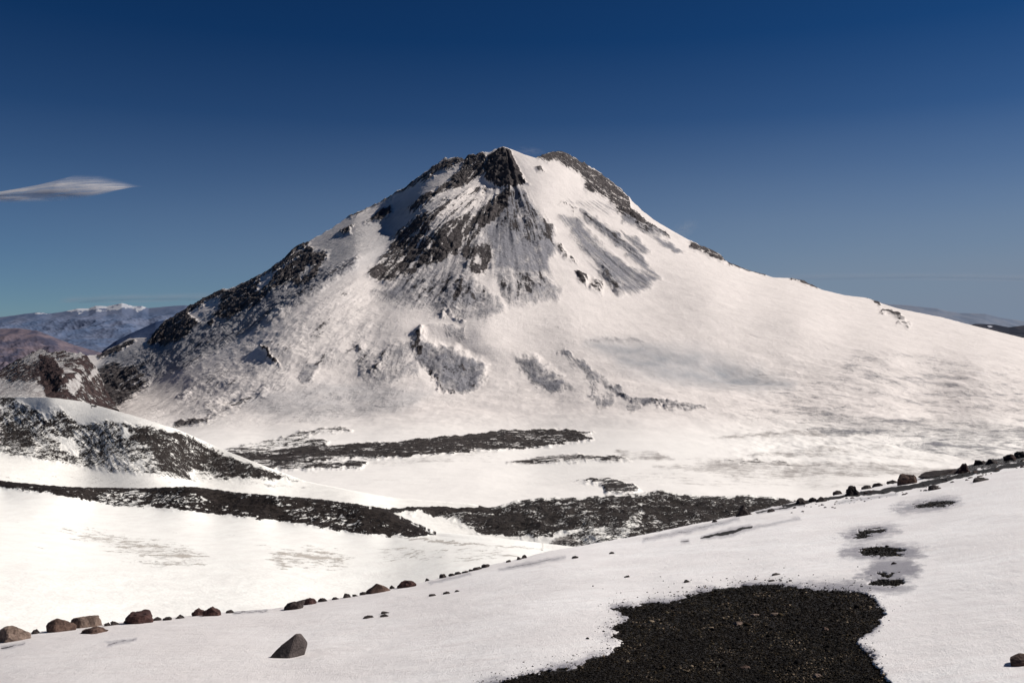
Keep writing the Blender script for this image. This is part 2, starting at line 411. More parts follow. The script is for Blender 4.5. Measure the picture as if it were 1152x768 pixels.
# gentle streaks all over the floor
fx = P[...,0]/240; fy = P[...,1]/90
floorw = sstep((V-455)/50)
dirt_shade = dirt_shade + floorw*np.clip(fbm(fx*.7, fy, 5, 40, .6)-.12, 0, 1)*.75
dirt_shade = dirt_shade + (1-floorw)*np.clip(fbm(U/34, V/16, 5, 41, .6)-.10, 0, 1)*.3*sstep((V-330)/40)
wr = sstep((U-760)/120)*sstep((V-385)/30)*(1-sstep((V-500)/40))
dirt_shade = dirt_shade + wr*np.clip(fbm(U/60+V/25, V/5-U/55, 5, 43, .6), 0, 1)*.75
dirt_shade *= np.clip(1.12+.75*fbm(U/20+V/30, V/15, 5, 181, .6), .5, 1.45)
# relief
Sx, Sy = P[...,0]-at(566,166,4600)[0], P[...,1]-4650.0
ang = np.arctan2(Sx, -Sy); rad = np.hypot(Sx, Sy)
gul = fbm(ang*9, rad/1400, 5, 12, .55, True)
gul2 = fbm(ang*34, rad/500, 4, 13, .6)
rg = fbm(P[...,0]/70, P[...,2]/55+P[...,1]/160, 6, 14, .6, True)
cone = 1-sstep((V-350)/90)
amp_r = np.clip(rock, 0, 1); amp_d = np.clip(dirt_shade, 0, 1)
topfade = sstep((V-V[0])/6)
P[...,2] += cone*(gul*16+gul2*5)*(.25+.75*topfade)*(.07+.93*np.clip(amp_r*1.4+amp_d*.7,0,1))
P[...,2] += (amp_r*24+amp_d*4+1.2)*(rg-.25)*(.3+.7*topfade)*(1-.9*floorw)
P[...,2] += (1-cone)*(1-floorw)*fbm(P[...,0]/160, P[...,1]/160, 5, 15)*10
P[...,2] += floorw*(fbm(P[...,0]/150, P[...,1]/110, 5, 16)*3.0 + amp_r*(4+fbm(P[...,0]/14, P[...,1]/14, 3, 18)*3))
# cliffs step forward: bench above, wall below
for poly, hgt in ((C1, 34), (C2, 24)):
    w = sstep(.5-poly_sd(wu, wv-6, poly)/14); P[...,1] -= 0*w; P[...,2] += hgt*w*sstep((V-380)/10)*0
P2_x = fbm(U/3.2, V/26, 3, 21, .5)
C0 = [(403,388),(420,396),(440,384),(464,384),(468,404),(468,424),(440,430),(402,426)]
for C_, stp, lowline in ((C1, .15, [(460,400),(481,420),(494,438),(512,445),(535,441),(548,430)]), (C2, .13, [(580,408),(601,434),(617,441),(645,438)]), (C0, .05, [(400,428),(440,430),(468,428)])):
    w = np.zeros(U.shape); paint(w, wu, wv, C_, 1, 7)
    m = w > 0; vb = np.maximum(curve(lowline)(U[m]), V[m]); k_ = vd(U[m], vb)/vd(U[m], V[m])
    k_ = 1-w[m]*stp*(1-k_); cr = fbm(U[m]/6+V[m]/40, V[m]/15, 5, 21, .6, True)
    P[m] = P[m]*(k_-w[m]*(cr-.2)*.0020)[:,None]
for cx, cy, rx, ry, hh_ in ((490,374,22,7,26),(380,400,26,14,14),(320,398,22,10,12),(250,430,24,10,8),(820,418,70,14,-26),(640,330,40,14,6),(560,395,40,8,10),(860,360,80,10,8)):
    P[...,2] += hh_*np.exp(-((U-cx)/rx)**2-((V-cy)/ry)**2)
wr2 = wr*fbm(U/45+V/25, V/6-U/50, 4, 47, .6); P[...,2] += wr2*6
fall = np.stack([ang*42, rad/170, gul*0], -1)
ff = floorw[...,None]
fall = fall*(1-ff) + np.stack([P[...,0]/60, P[...,1]/14, 0*rad], -1)*ff
ice_shade = np.zeros(U.shape)
paint(ice_shade, U+fbm(U/50,V/20,3,150)*18, V+fbm(U/40,V/20,3,151)*5, [(668,386),(720,386),(780,394),(840,408),(890,432),(850,436),(800,430),(740,424),(690,408)], .85, 15)  # blue-grey shade of the hollow put into the colour
paint(ice_shade, wu, wv, [(800,402),(850,412),(888,432),(840,434),(800,420)], 1.0, 12)
paint(ice_shade, wu, wv, [(262,452),(304,437),(382,429),(486,437),(460,461),(356,473),(290,466)], .45, 10)
paint(ice_shade, wu, wv, [(330,310),(402,292),(308,358),(200,414),(112,448),(90,436),(120,396),(170,382),(250,345)], .62, 7)  # left flank's shade painted over its snow
paint(ice_shade, wu, wv, [(290,330),(400,245),(470,220),(500,225),(470,262),(430,300),(395,310),(300,350)], .50, 12)  # same painted shade carried up across the rib
ice_shade = np.clip(ice_shade*(.85+.5*fbm(U/30,V/9,4,152)), 0, 1)
attrs = dict(rock=np.clip(rock,0,1), dirt_shade=np.clip(dirt_shade,0,1.25), fall=fall, ice_shade=ice_shade, floor=floorw)
split = curve([(-160,500),(200,482),(350,476),(470,464),(550,452),(640,452),(700,458),(760,468),(900,482),(1000,500),(1152,525),(1300,540)])(U) + fbm(U/30, V/30, 3, 60)*5
P2, A2, ns = add_skirt(P, attrs, None, 900, .6)
N2 = grid_normals(P2)
Uq, Vq = U[:-1,:-1], V[:-1,:-1]
mor = np.zeros(Uq.shape, int)
wuq, wvq = wu[:-1,:-1], wv[:-1,:-1]
for i, pl in enumerate(([M1, M1b, M1c], [M2], [M3])):
    for p_ in pl: mor[poly_sd(wuq, wvq, p_) < .5] = i+1
isfloor = Vq > split[:-1,:-1]
def full(m, skirtval): return np.concatenate([np.full((ns, m.shape[1]), skirtval), m], 0)
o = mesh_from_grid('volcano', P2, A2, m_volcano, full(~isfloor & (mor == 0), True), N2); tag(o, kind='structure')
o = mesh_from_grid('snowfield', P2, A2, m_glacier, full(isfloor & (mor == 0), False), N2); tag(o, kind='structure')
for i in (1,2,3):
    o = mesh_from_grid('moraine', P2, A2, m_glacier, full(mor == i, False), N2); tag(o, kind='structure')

# ------------------------------------------------------------------ brown side ridge left of the volcano
kt = [(-160,432),(-60,424),(0,416),(14,408),(27,402),(44,393),(56,397),(71,395),(84,398),(92,397),(99,402),(107,412),(114,426),(121,442),(130,456),(142,478)]
kd = depth_surface([(-160,430,3000),(0,416,3300),(44,393,3450),(71,395,3180),(94,396,2960),(114,428,2800),(130,450,2750),(120,465,2500),(140,475,2450),(0,450,2350),(50,470,2250),(-160,470,2300),(58,440,2450),(30,430,2550),(70,420,2520)], 1e-3)
U, V, D = layer(-160, 138, .9, curve(kt), lambda u: u*0+490, 150, kd, sil_noise=1.3, seed=8)
P = at(U, V, D); wu, wv = warp(U, V, 3, 12)
rock = np.full(U.shape, .60); dirt_shade = np.full(U.shape, .5)
paint(rock, wu, wv, [(-160,436),(0,430),(40,430),(62,436),(60,470),(-160,470)], .10, 3, 'set'); paint(dirt_shade, wu, wv, [(-160,436),(0,430),(40,430),(62,436),(60,470),(-160,470)], .45, 3, 'set')
paint(rock, wu, wv, [(24,404),(44,392),(54,396),(46,404),(30,410)], .25, 3, 'set'); paint(rock, wu, wv, [(60,400),(72,412),(84,418),(76,420),(64,410)], .15, 2.5, 'set')
paint(rock, wu, wv, [(74,396),(96,396),(92,402),(78,402)], .3, 2, 'set'); paint(rock, wu, wv, [(44,398),(60,402),(72,425),(66,450),(56,452),(44,425)], .95, 3)
paint(rock, wu, wv, [(74,434),(90,420),(96,424),(84,444)], .2, 3, 'set'); paint(rock, wu, wv, [(85,455),(92,420),(106,403),(150,414),(170,440),(170,480),(100,480)], .62, 5); paint(rock, wu, wv, strip([(100,428),(112,414),(128,404)], 2.2), .1, 2, 'set')
rg = fbm(P[...,0]/60, P[...,2]/50+P[...,1]/150, 6, 24, .6, True)
P[...,2] += (rg-.2)*(3+9*rock)
fall = np.stack([P[...,0]/22+P[...,2]/30, P[...,2]/60, P[...,1]/60], -1)
P2, A2, ns = add_skirt(P, dict(rock=rock, dirt_shade=dirt_shade, fall=fall), None, 500, .7)
tag(mesh_from_grid('rocky_ridge', P2, A2, m_ridge, None, grid_normals(P2)), kind='structure')

# ------------------------------------------------------------------ left hill, lava mound and the snow between
EM = [(557,572),(578,565),(612,561),(647,561),(683,558),(720,556),(741,552),(767,557),(803,560),(842,558),(873,561),(897,564),(925,572),(960,584),(960,660),(700,660),(660,606),(665,595),(629,599),(621,604),(595,605),(543,600),(522,591),(506,583),(470,577),(430,575),(432,573),(520,573)]
ET = [(-160,450),(0,447),(19,447),(56,447),(91,451),(125,460),(162,471),(200,483),(250,505),(297,524),(344,542),(404,554),(446,561),(526,567),(550,573),(557,572),(578,565),(612,561),(647,561),(683,558),(720,556),(741,552),(767,557),(803,560),(842,558),(873,561),(897,564),(925,572),(960,584),(1100,600)]
ed = depth_surface([(-160,450,600),(56,447,600),(125,460,580),(200,483,560),(297,524,530),(344,542,520),(446,561,500),(526,567,485),(-160,508,528),(0,512,530),(94,526,520),(216,540,500),(312,546,500),
  (0,545,440),(200,555,430),(400,575,430),(600,608,385),(-160,545,440),(0,660,300),(600,660,320),(-160,660,300),(460,600,395),
  (560,573,460),(612,561,470),(700,557,470),(800,560,450),(900,565,430),(1000,590,400),(700,600,375),(800,600,370),(900,600,365),(1100,620,350),(900,660,310)], 1e-4)
def sil_e(us):
    a = np.where(us < 550, .35, 1.1); return np.where(us < 30, 1.5, a)
U, V, D = layer(-160, 1000, .9, curve(ET), lambda u: u*0+665, 300, ed, sil_amp=sil_e, seed=9, power=1.25)
P = at(U, V, D); wu, wv = warp(U, V, 3.0, 13, 77)
rock = np.zeros(U.shape); dirt_shade = np.zeros(U.shape)
EH = [(-170,458),(0,459),(22,452),(40,460),(53,473),(60,460),(72,462),(87,478),(119,473),(140,476),(175,480),(200,485),(218,491),(237,505),(281,524),(338,541),(312,541),(275,539),(216,541),(175,534),(131,531),(94,525),(47,517),(0,511),(-170,508)]
pr(EH, .50, 3); pr([(140,478),(200,486),(222,494),(260,515),(338,541),(275,539),(216,540),(180,532),(165,505),(140,495)], .66, 4)
pr([(0,470),(36,478),(40,505),(0,506)], .66, 8); pr([(60,462),(80,468),(92,480),(70,480)], .62, 4); pr([(0,446),(20,446),(16,456),(0,458)], .6, 2.5)
pr([(62,492),(82,496),(90,515),(76,512)], .2, 3, 'set'); pr([(118,508),(160,522),(158,532),(120,528)], .36, 4, 'set'); pr([(216,528),(250,534),(240,543),(215,541)], .34, 3, 'set'); pr([(136,482),(146,482),(144,495),(138,495)],.2,2,'set')
pr([(96,451),(108,455),(104,458)], .55, 1.5)
pr(EM, .66, 2.0); pr([(640,575),(700,572),(745,560),(850,560),(900,566),(840,580),(760,590),(700,596)], .72, 6)
pr([(512,583),(575,577),(600,582),(620,600),(560,597)], .82, 4); pr(strip([(430,574),(480,574),(545,575),(565,578)], [1.5,3,3.5,3]), 1.0, 1.4)
pr([(704,592),(715,578),(724,576),(722,594),(712,598)], .5, 3, 'set'); pr([(880,560),(920,570),(900,575),(860,568)], .95, 3)
SK = [(610,617),(622,609),(640,600),(665,594),(700,596),(720,600),(706,610),(650,618),(616,620)]
pr(SK, .46, 2, 'set'); pr([(612,614),(640,604),(650,612),(640,618),(614,618)], .5, 2, 'set'); pd([(612,614),(640,600),(650,610),(616,619)], .8, 3)
pd([(0,530),(340,548),(360,556),(0,545)], .22, 6); pd(strip([(270,543),(300,546),(350,548)], 1.5), .4, 2)
dirt_shade = dirt_shade + np.clip(fbm(P[...,0]/26, P[...,1]/9, 5, 71, .6)-.12, 0, 1)*.5
rg = fbm(P[...,0]/9, P[...,1]/9, 5, 34, .6)
mound = np.zeros(U.shape); paint(mound, wu, wv, EM, 1, 6)
hill = np.zeros(U.shape); paint(hill, wu, wv, EH, 1, 4)
tf = .25+.75*sstep((V-V[0])/8)
P[...,2] += tf*(rg*(.7*rock+.2) + hill*fbm(U/20-V/30, V/26, 4, 36, .5, True)*1.1) + mound*tf*(fbm(P[...,0]/26, P[...,1]/30, 4, 38, .5, True)*2.6-.3)
P[...,2] += fbm(P[...,0]/60, P[...,1]/60, 3, 39)*.8*tf
fall = np.stack([P[...,0]/1.9+P[...,2]/3, P[...,1]/6, P[...,2]/2.2], -1)
fm = mound[...,None]; fall = fall*(1-fm)+np.stack([P[...,0]/5.0, P[...,1]/7, P[...,2]/1.6], -1)*fm
attrs = dict(rock=rock, dirt_shade=np.clip(dirt_shade,0,1), fall=fall)
P2, A2, ns = add_skirt(P, attrs, None, 160, .35); N2 = grid_normals(P2)
Uq, Vq = U[:-1,:-1], V[:-1,:-1]
him = (Uq < 346) & (Vq < curve([(-160,509),(0,512),(94,526),(216,541),(312,543),(346,544)])(Uq))
mom = (poly_sd(wu[:-1,:-1], wv[:-1,:-1], EM) < 0) & (Uq > 430)
fu = lambda m: np.concatenate([np.repeat(m[:1], ns, 0), m], 0)
tag(mesh_from_grid('hill', P2, A2, m_hill, fu(him), N2), kind='structure')
tag(mesh_from_grid('lava_mound', P2, A2, m_hill, fu(mom), N2), kind='structure')
tag(mesh_from_grid('valley_floor', P2, A2, m_hill, fu(~him & ~mom), N2), kind='structure')

# ------------------------------------------------------------------ near snowfield with the dark lava bank
BT = [(-160,536),(0,541),(47,546),(94,549),(162,550),(212,548),(240,551),(266,555),(312,559),(352,562),(404,569),(432,574),(442,579),(470,592),(491,602),(540,607),(612,616),(660,622),(800,640)]
BB = [(491,603),(465,604),(439,603),(387,598),(352,592),(314,586),(237,577),(175,571),(100,563),(40,553),(0,549),(-170,543)]
BP = [(-170,530),(0,535),(162,543),(212,540),(352,555),(432,568),(446,580),(475,593)] + BB
bd = depth_surface([(-160,536,385),(0,541,380),(94,549,372),(212,548,368),(312,559,350),(404,569,340),(442,580,332),(491,602,300),(612,616,272),(800,640,240),
  (-160,544,378),(0,549,373),(100,563,362),(175,570,354),(237,577,345),(312,585,334),(387,597,316),(439,603,305),
  (0,600,255),(0,640,195),(0,720,115),(0,780,85),(-160,600,255),(-160,720,115),(300,610,280),(300,650,205),(300,700,145),(300,780,100),(500,625,235),(600,650,180),(700,700,140),(800,700,140),(800,780,110)], 1e-5)
U, V, D = layer(-160, 820, .8, curve(BT), lambda u: u*0+785, 320, bd, sil_amp=lambda us: np.where(us < 470, .9, .3), seed=11, power=1.1)
P = at(U, V, D); wu, wv = warp(U, V, 2.6, 12, 87)
rock = np.zeros(U.shape); dirt_shade = np.zeros(U.shape)
pr(BP, .74, 1.6)
pr([(110,553),(150,552),(170,557),(160,572),(110,566)], .55, 3, 'set'); pr([(165,560),(215,552),(240,560),(230,572),(180,568)], .58, 4, 'set')
pr([(0,541),(150,549),(150,553),(0,546)], .9, 1.5); pr([(212,546),(250,552),(300,566),(316,583),(290,580),(250,570),(215,556)], .95, 3)
pr([(300,560),(420,572),(440,585),(400,588),(320,572)], .68, 4, 'set'); pr([(300,562),(340,572),(420,590),(390,594),(330,584)], .62, 4, 'set'); pr([(400,569),(436,574),(470,592),(491,602),(450,598),(410,582)], .95, 3)
pd([(60,592),(120,596),(230,618),(235,630),(180,635),(110,615)], .46, 10); pd([(300,618),(360,612),(400,625),(390,640),(310,640)], .5, 10)
pd([(420,610),(560,615),(600,625),(520,636),(430,632)], .35, 8); pd(strip([(440,604),(520,611),(612,618)], [1,2,1]), .6, 2)
pd([(150,630),(228,624),(234,633),(170,640)], .45, 5)
dirt_shade = dirt_shade + np.clip(fbm(P[...,0]/12, P[...,1]/9, 5, 91, .65)-.10, 0, 1)*1.0*(1-sstep((V-620)/70)*.75)
band = np.zeros(U.shape); paint(band, wu, wv, BP, 1, 3)
tf = .2+.8*sstep((V-V[0])/5)
P[...,2] += tf*(band*(fbm(P[...,0]/9, P[...,1]/5, 5, 94, .5, True)*1.1-.2)) + fbm(P[...,0]/30, P[...,1]/30, 4, 95)*.5*tf
P[...,2] += fbm(P[...,0]/2.2, P[...,1]/2.2, 4, 96, .6)*.10*sstep((V-600)/60)
fall = np.stack([P[...,0]/3.4, P[...,1]/3.5, P[...,2]/.9], -1)
attrs = dict(rock=rock, dirt_shade=np.clip(dirt_shade,0,1), fall=fall)
P2, A2, ns = add_skirt(P, attrs, None, 45, .25); N2 = grid_normals(P2)
bm_ = (poly_sd(wu[:-1,:-1], wv[:-1,:-1], BP) < 0)
tag(mesh_from_grid('lava_ridge', P2, A2, m_near, fu(bm_) if False else np.concatenate([np.repeat(bm_[:1], ns, 0), bm_], 0), N2), kind='structure')
tag(mesh_from_grid('snow_slope', P2, A2, m_near, np.concatenate([np.repeat(~bm_[:1], ns, 0), ~bm_], 0), N2), kind='structure')

# ------------------------------------------------------------------ foreground slope
AT = [(-200,740),(-60,728),(0,717),(33,712),(50,710),(117,703),(135,701),(182,697),(250,690),(302,686),(320,684),(366,675),(410,669),(437,662),(466,657),(494,650),
 (531,642),(553,635),(590,627),(616,620),(652,614),(680,609),(704,605),(740,598),(782,589),(834,579),(860,572),(880,568),(900,563),(930,559),(960,552),(1008,543),(1034,537),(1070,528),(1100,521),(1130,514),(1152,509),(1200,500),(1330,480)]
fvc = smooth_curve(AT, 60)
EYE = 1.7; KK = .072
def fdepth(u, v):
    vc = fvc(u); kk = .125-.082*sstep((np.asarray(u,float)+100)/1400)
    return EYE/(np.maximum((v-vc)/F, -.01)+kk)
GP = [(540,775),(560,768),(579,764),(608,760),(617,756),(640,753),(655,748),(667,741),(684,737),(692,729),(701,722),(686,718),(694,712),(684,708),(697,702),(711,696),(701,691),(690,685),(713,682),(724,679),(751,677),(766,675),(780,669),
 (804,662),(828,660),(876,658),(910,663),(937,665),(964,664),(978,671),(995,689),(991,703),(964,720),(967,730),(981,742),(984,752),(998,768),(1010,800),(1015,900),(500,900),(500,790)]
PATCH = [ell(1051,567.5,25,3.4,-.10), ell(977,600.5,18,4,-.2), ell(993,621,26,6.5,0), ell(998,647.5,12,2.6,0), ell(998,656,20,3.8,-.05)]
HALO = [ell(1044,569,38,7,-.12), ell(978,601,33,8,-.15), ell(991,622,47,10,0), ell(1001,644,34,15,-.1), ell(950,663,75,7,0)]
def fwarp(U, V):
    P_ = at(U, V, fdepth(U, V)); x = P_[...,0]; y = P_[...,1]
    return U+fbm(x/.30, y/.45, 6, 101, .72)*19, V+fbm(x/.30+9, y/.45+4, 6, 103, .72)*7
def gravel_mask(U, V):
    a, b = fwarp(U, V)
    g = np.zeros(U.shape); paint(g, a, b, GP, 1, 2.4)
    for p_ in PATCH: paint(g, a, b, p_, 1.0, 1.8)
    return g
def fore_height(U, V, P, g):
    x = P[...,0]; y = P[...,1]
    z = fbm(x/2.6, y/2.6, 4, 111)*.035 + fbm(x/.5+y/1.4, y/.35, 4, 112)*.006*(1-g)
    z = z + .022*(1-sstep(g*1.0)) + g*fbm(x/.06, y/.06, 3, 113)*.008
    return z*sstep((V-AT_f(U)+3)/10)
AT_f = curve(AT)
us = np.arange(-200, 1340, 1.0); tp = AT_f(us); tp = tp + np.where(us > 860, 1.2, .5)*fbm(us/8, us*0, 4, 14, .6)*1.6
t = np.linspace(0,1,420)**1.0; bot = 900.0
V = tp[None,:]+t[:,None]*(bot-tp)[None,:]; U = np.broadcast_to(us, V.shape).copy()
D = fdepth(U, V); P = at(U, V, D)
g = gravel_mask(U, V); rock = g.copy(); dirt_shade = np.zeros(U.shape)
a, b = fwarp(U, V)
sdm = poly_sd(a, b, GP); dirt_shade = np.maximum(dirt_shade, 1.0*np.exp(-np.maximum(sdm,0)/6.5)*sstep((1000-U)/30+.3))
dl = fbm(U/40, V/20, 3, 120)
dirt_shade *= np.clip(.75+dl*1.2, .25, 1)
for p_ in HALO: paint(dirt_shade, a+fbm(U/14,V/6,4,161)*14, b+fbm(U/18,V/6,4,162)*4, p_, 1.05, 12)
LEDGE = strip([(880,570),(905,565),(960,557),(1008,551),(1034,546),(1090,534),(1152,522),(1340,490)], [1.2,2.0,2.4,2.8,2.8,2.6,2.8,3])
paint(rock, U+fbm(U/9,V/4,3,131)*3, V+fbm(U/12,V/9,3,130)*2.5, LEDGE, .92, 1.4)
RUB = [(1036,538),(1070,526),(1100,519),(1152,508),(1340,478),(1340,490),(1152,520),(1100,530),(1050,541)]
paint(rock, U+fbm(U/9,V/4,3,131)*5, V+fbm(U/9,V/9,3,132)*4, RUB, .60, 2)
for pts, w_, v_ in (([(787,607),(815,601),(847,593)], [1,2.6,1.6], .75), ([(764,611),(777,609)], 1.2, .6), ([(722,609),(770,598),(833,584)], [1,1.5,1], .45), ([(560,642),(590,636),(636,627)], [.6,1.3,.8], .5), ([(820,600),(870,590),(900,583)], .7, .35),  # gravel streaks, and the snow lip's shadow line painted as a streak
                    ([(262,690),(302,686.5)], .8, .6), ([(0,731),(28,725)], [1.2,.7], .6), ([(120,727),(155,721)], [1.3,.7], .48), ([(850,577),(905,567)], 1.2, .7), ([(940,566),(1010,556)], .8, .5), ([(482,657),(530,646)], .8, .4)):
    q = strip(pts, w_); uu = U+fbm(U/10,V/6,3,141)*4; vv = V+fbm(U/10+5,V/6,3,142)*1.8
    paint(rock, uu, vv, q, v_, 1.0); paint(dirt_shade, uu, vv, strip(pts, np.array(w_)*2.0+1.0), .6, 3)  # rock takes the painted lip shadow line along with the gravel streaks
P[...,2] += fore_height(U, V, P, g)
for poly_, hh_ in ((LEDGE, .12),):
    pass
x = P[...,0]; y = P[...,1]
P2, A2, ns = add_skirt(P, dict(rock=rock, dirt_shade=dirt_shade, fall=np.stack([x,y,x*0],-1)), None, 30, .8)

t = NT('foreground_snow')
pos = t.n('ShaderNodeNewGeometry').outputs['Position']
r = t.attr('rock').outputs['Fac']; d = t.attr('dirt_shade').outputs['Fac']
n1 = t.noise(t.vmul(pos,(1,1,1)), 55, 6, .7); n2 = t.noise(t.vmul(pos,(1.0,.6,1)), 9, 8, .7); n3 = t.noise(pos, .5, 4, .55); n4 = t.noise(t.vmul(pos,(.5,1.6,1)), 3.5, 5, .6, .6)
mixn = t.math('ADD', t.math('MULTIPLY', n1, .5), t.math('MULTIPLY', n2, .5))
rm = t.ss(t.math('ADD', r, t.math('MULTIPLY', t.math('SUBTRACT', mixn, .5), 1.5)), .46, .54)
rm = t.math('MULTIPLY', rm, t.ss(r, .02, .2))
dm = t.ss(t.math('ADD', d, t.math('MULTIPLY', t.math('SUBTRACT', mixn, .5), 1.3)), .1, .95)
dm = t.math('MULTIPLY', dm, t.ss(d, .0, .3))
snow = t.mix(t.ss(n3, .35, .65), (.86,.82,.795), (.94,.91,.885)); snow = t.mix(t.ss(n4, .42, .75), snow, (.84,.79,.765))
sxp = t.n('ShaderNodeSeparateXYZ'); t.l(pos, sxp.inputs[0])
snow = t.mix(t.ss(t.math('ADD', sxp.outputs[0], t.math('MULTIPLY', n3, 3.0)), -3.5, 4.5, .42, 0), snow, (.52,.475,.46))  # paints the slope's dimmer left side into the snow colour
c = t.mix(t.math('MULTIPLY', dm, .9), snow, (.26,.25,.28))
gr = t.mix(t.ss(n1, .3, .7), (.006,.005,.0045), (.022,.018,.015))
c = t.mix(rm, c, gr)
grit = t.math('MULTIPLY', t.ss(t.noise(pos, 70, 2, .5), .70, .74), t.ss(t.noise(pos, .8, 4, .6), .45, .62))
c = t.mix(t.math('MULTIPLY', grit, .7), c, (.10,.08,.07))
hh = t.math('ADD', t.math('MULTIPLY', n2, .5), t.math('ADD', t.math('MULTIPLY', n4, .6), t.math('MULTIPLY', n1, .35)))
t.bsdf(c, .8, .25, hh, .030, .8)
m_fore = t.m
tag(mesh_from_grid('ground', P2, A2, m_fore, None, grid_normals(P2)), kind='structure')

def ground_point(u, v):
    uu = np.array([[float(u)]]); vv = np.array([[float(v)]])
    D = fdepth(uu, vv); p = at(uu, vv, D); g_ = gravel_mask(uu, vv)
    p[...,2] += fore_height(uu, vv, p, g_)
    return p[0,0], float(D[0,0])

# ------------------------------------------------------------------ rock materials
def rock_mat(name, a, b, c, scale=9, rough=.85):
    t = NT(name)
    tc = t.n('ShaderNodeTexCoord').outputs['Object']
    n = t.noise(tc, scale, 8, .7); n2 = t.noise(tc, scale*.35, 4, .6, .8); n3 = t.noise(tc, scale*4, 4, .7)
    col = t.mix(t.ss(n, .35, .65), a, b); col = t.mix(t.ss(n2, .52, .68), col, c)
    v = t.n('ShaderNodeTexVoronoi', feature='DISTANCE_TO_EDGE'); t.l(tc, v.inputs['Vector']); v.inputs['Scale'].default_value = scale*.6
    crack = t.ss(v.outputs['Distance'], 0, .06)
    col = t.mix(t.math('MULTIPLY', t.math('SUBTRACT', 1.0, crack), .35), col, (.012,.01,.01))
    h = t.math('ADD', t.math('MULTIPLY', n, .7), t.math('MULTIPLY', n3, .3))
    t.bsdf(col, rough, .25, h, .03, .8)
    return t.m
R_DARK = rock_mat('dark_basalt', (.022,.017,.017), (.06,.046,.042), (.035,.02,.02))
R_BROWN = rock_mat('brown_rock', (.06,.036,.028), (.14,.088,.068), (.085,.045,.038))
R_RED = rock_mat('reddish_rock', (.040,.020,.019), (.09,.045,.038), (.03,.02,.02))
R_TAN = rock_mat('tan_rock', (.13,.09,.07), (.24,.175,.14), (.12,.06,.05))
R_GREY = rock_mat('grey_rock', (.05,.040,.038), (.11,.088,.082), (.045,.03,.03), 7)

def rock_mesh(name, sx, sy, sz, seed, cuts=11, rough=.17, sub=3, peak=0.0, mat=R_DARK, lean=0.0, top=2):
    """a faceted stone of half sizes sx, sy, sz standing on its own origin"""
    rr = random.Random(seed); bm = bmesh.new()
    bmesh.ops.create_icosphere(bm, subdivisions=sub, radius=1.0)
    planes = []
    for i in range(cuts):
        n = Vector((rr.gauss(0,1), rr.gauss(0,1), rr.gauss(0.15,.8))).normalized(); planes.append((n, rr.uniform(.55,.86)))
    if top < 1: planes += [(Vector((0,0,1)), top), (Vector((1,.3,.35)).normalized(), .74), (Vector((-1,.2,.25)).normalized(), .78)]
    off = Vector((rr.uniform(0,90), rr.uniform(0,90), rr.uniform(0,90)))
    from mathutils import noise as mn
    for v in bm.verts:
        p = v.co.copy()
        for n, d_ in planes:
            k = p.dot(n)-d_
            if k > 0: p -= n*k*.93
        f_ = 1 + rough*(mn.fractal(p*2.2+off, .8, 2.1, 4))
        p *= f_
        if peak > 0 and p.z > 0:
            s = max(.06, 1-peak*p.z); p.x *= s; p.y *= s
        p.x += lean*max(p.z, 0)
        v.co = Vector((p.x*sx, p.y*sy, p.z*sz))
    me = bpy.data.meshes.new(name); bm.to_mesh(me); bm.free()
    # fit so that the stone measures 2*sx wide and its top is sz above the middle
    co = np.zeros(len(me.vertices)*3); me.vertices.foreach_get('co', co); co = co.reshape(-1,3)
    co[:,0] = (co[:,0]-(co[:,0].max()+co[:,0].min())/2)*(2*sx/max(1e-6, np.ptp(co[:,0])))
    co[:,2] *= sz/max(1e-6, co[:,2].max())
    me.vertices.foreach_set('co', co.ravel()); me.update()
    me.materials.append(mat)
    return me

def put_rock(name, x0, x1, ytop, ybase, label, cat='rock', group=None, mat=R_DARK, seed=0, rotz=None, sub=3, tilt=0.0, depthr=.8, **kw):
    u = (x0+x1)/2; g_, Dd = ground_point(u, ybase-1.0)
    w = (x1-x0)/F*Dd; h = (ybase-ytop)/F*Dd*(.80 if x0 > 880 or x1-x0 < 14 else .92)
    me = rock_mesh(name, w/2, w/2*depthr, h*.93, seed, mat=mat, sub=sub, **kw)
    o = bpy.data.objects.new(name, me); COL.objects.link(o)
    o.location = (g_[0], g_[1]+w*.15*depthr, g_[2]-h*.04)
    o.rotation_euler = (0, tilt, 0)
    tag(o, label, cat, group)
    return o

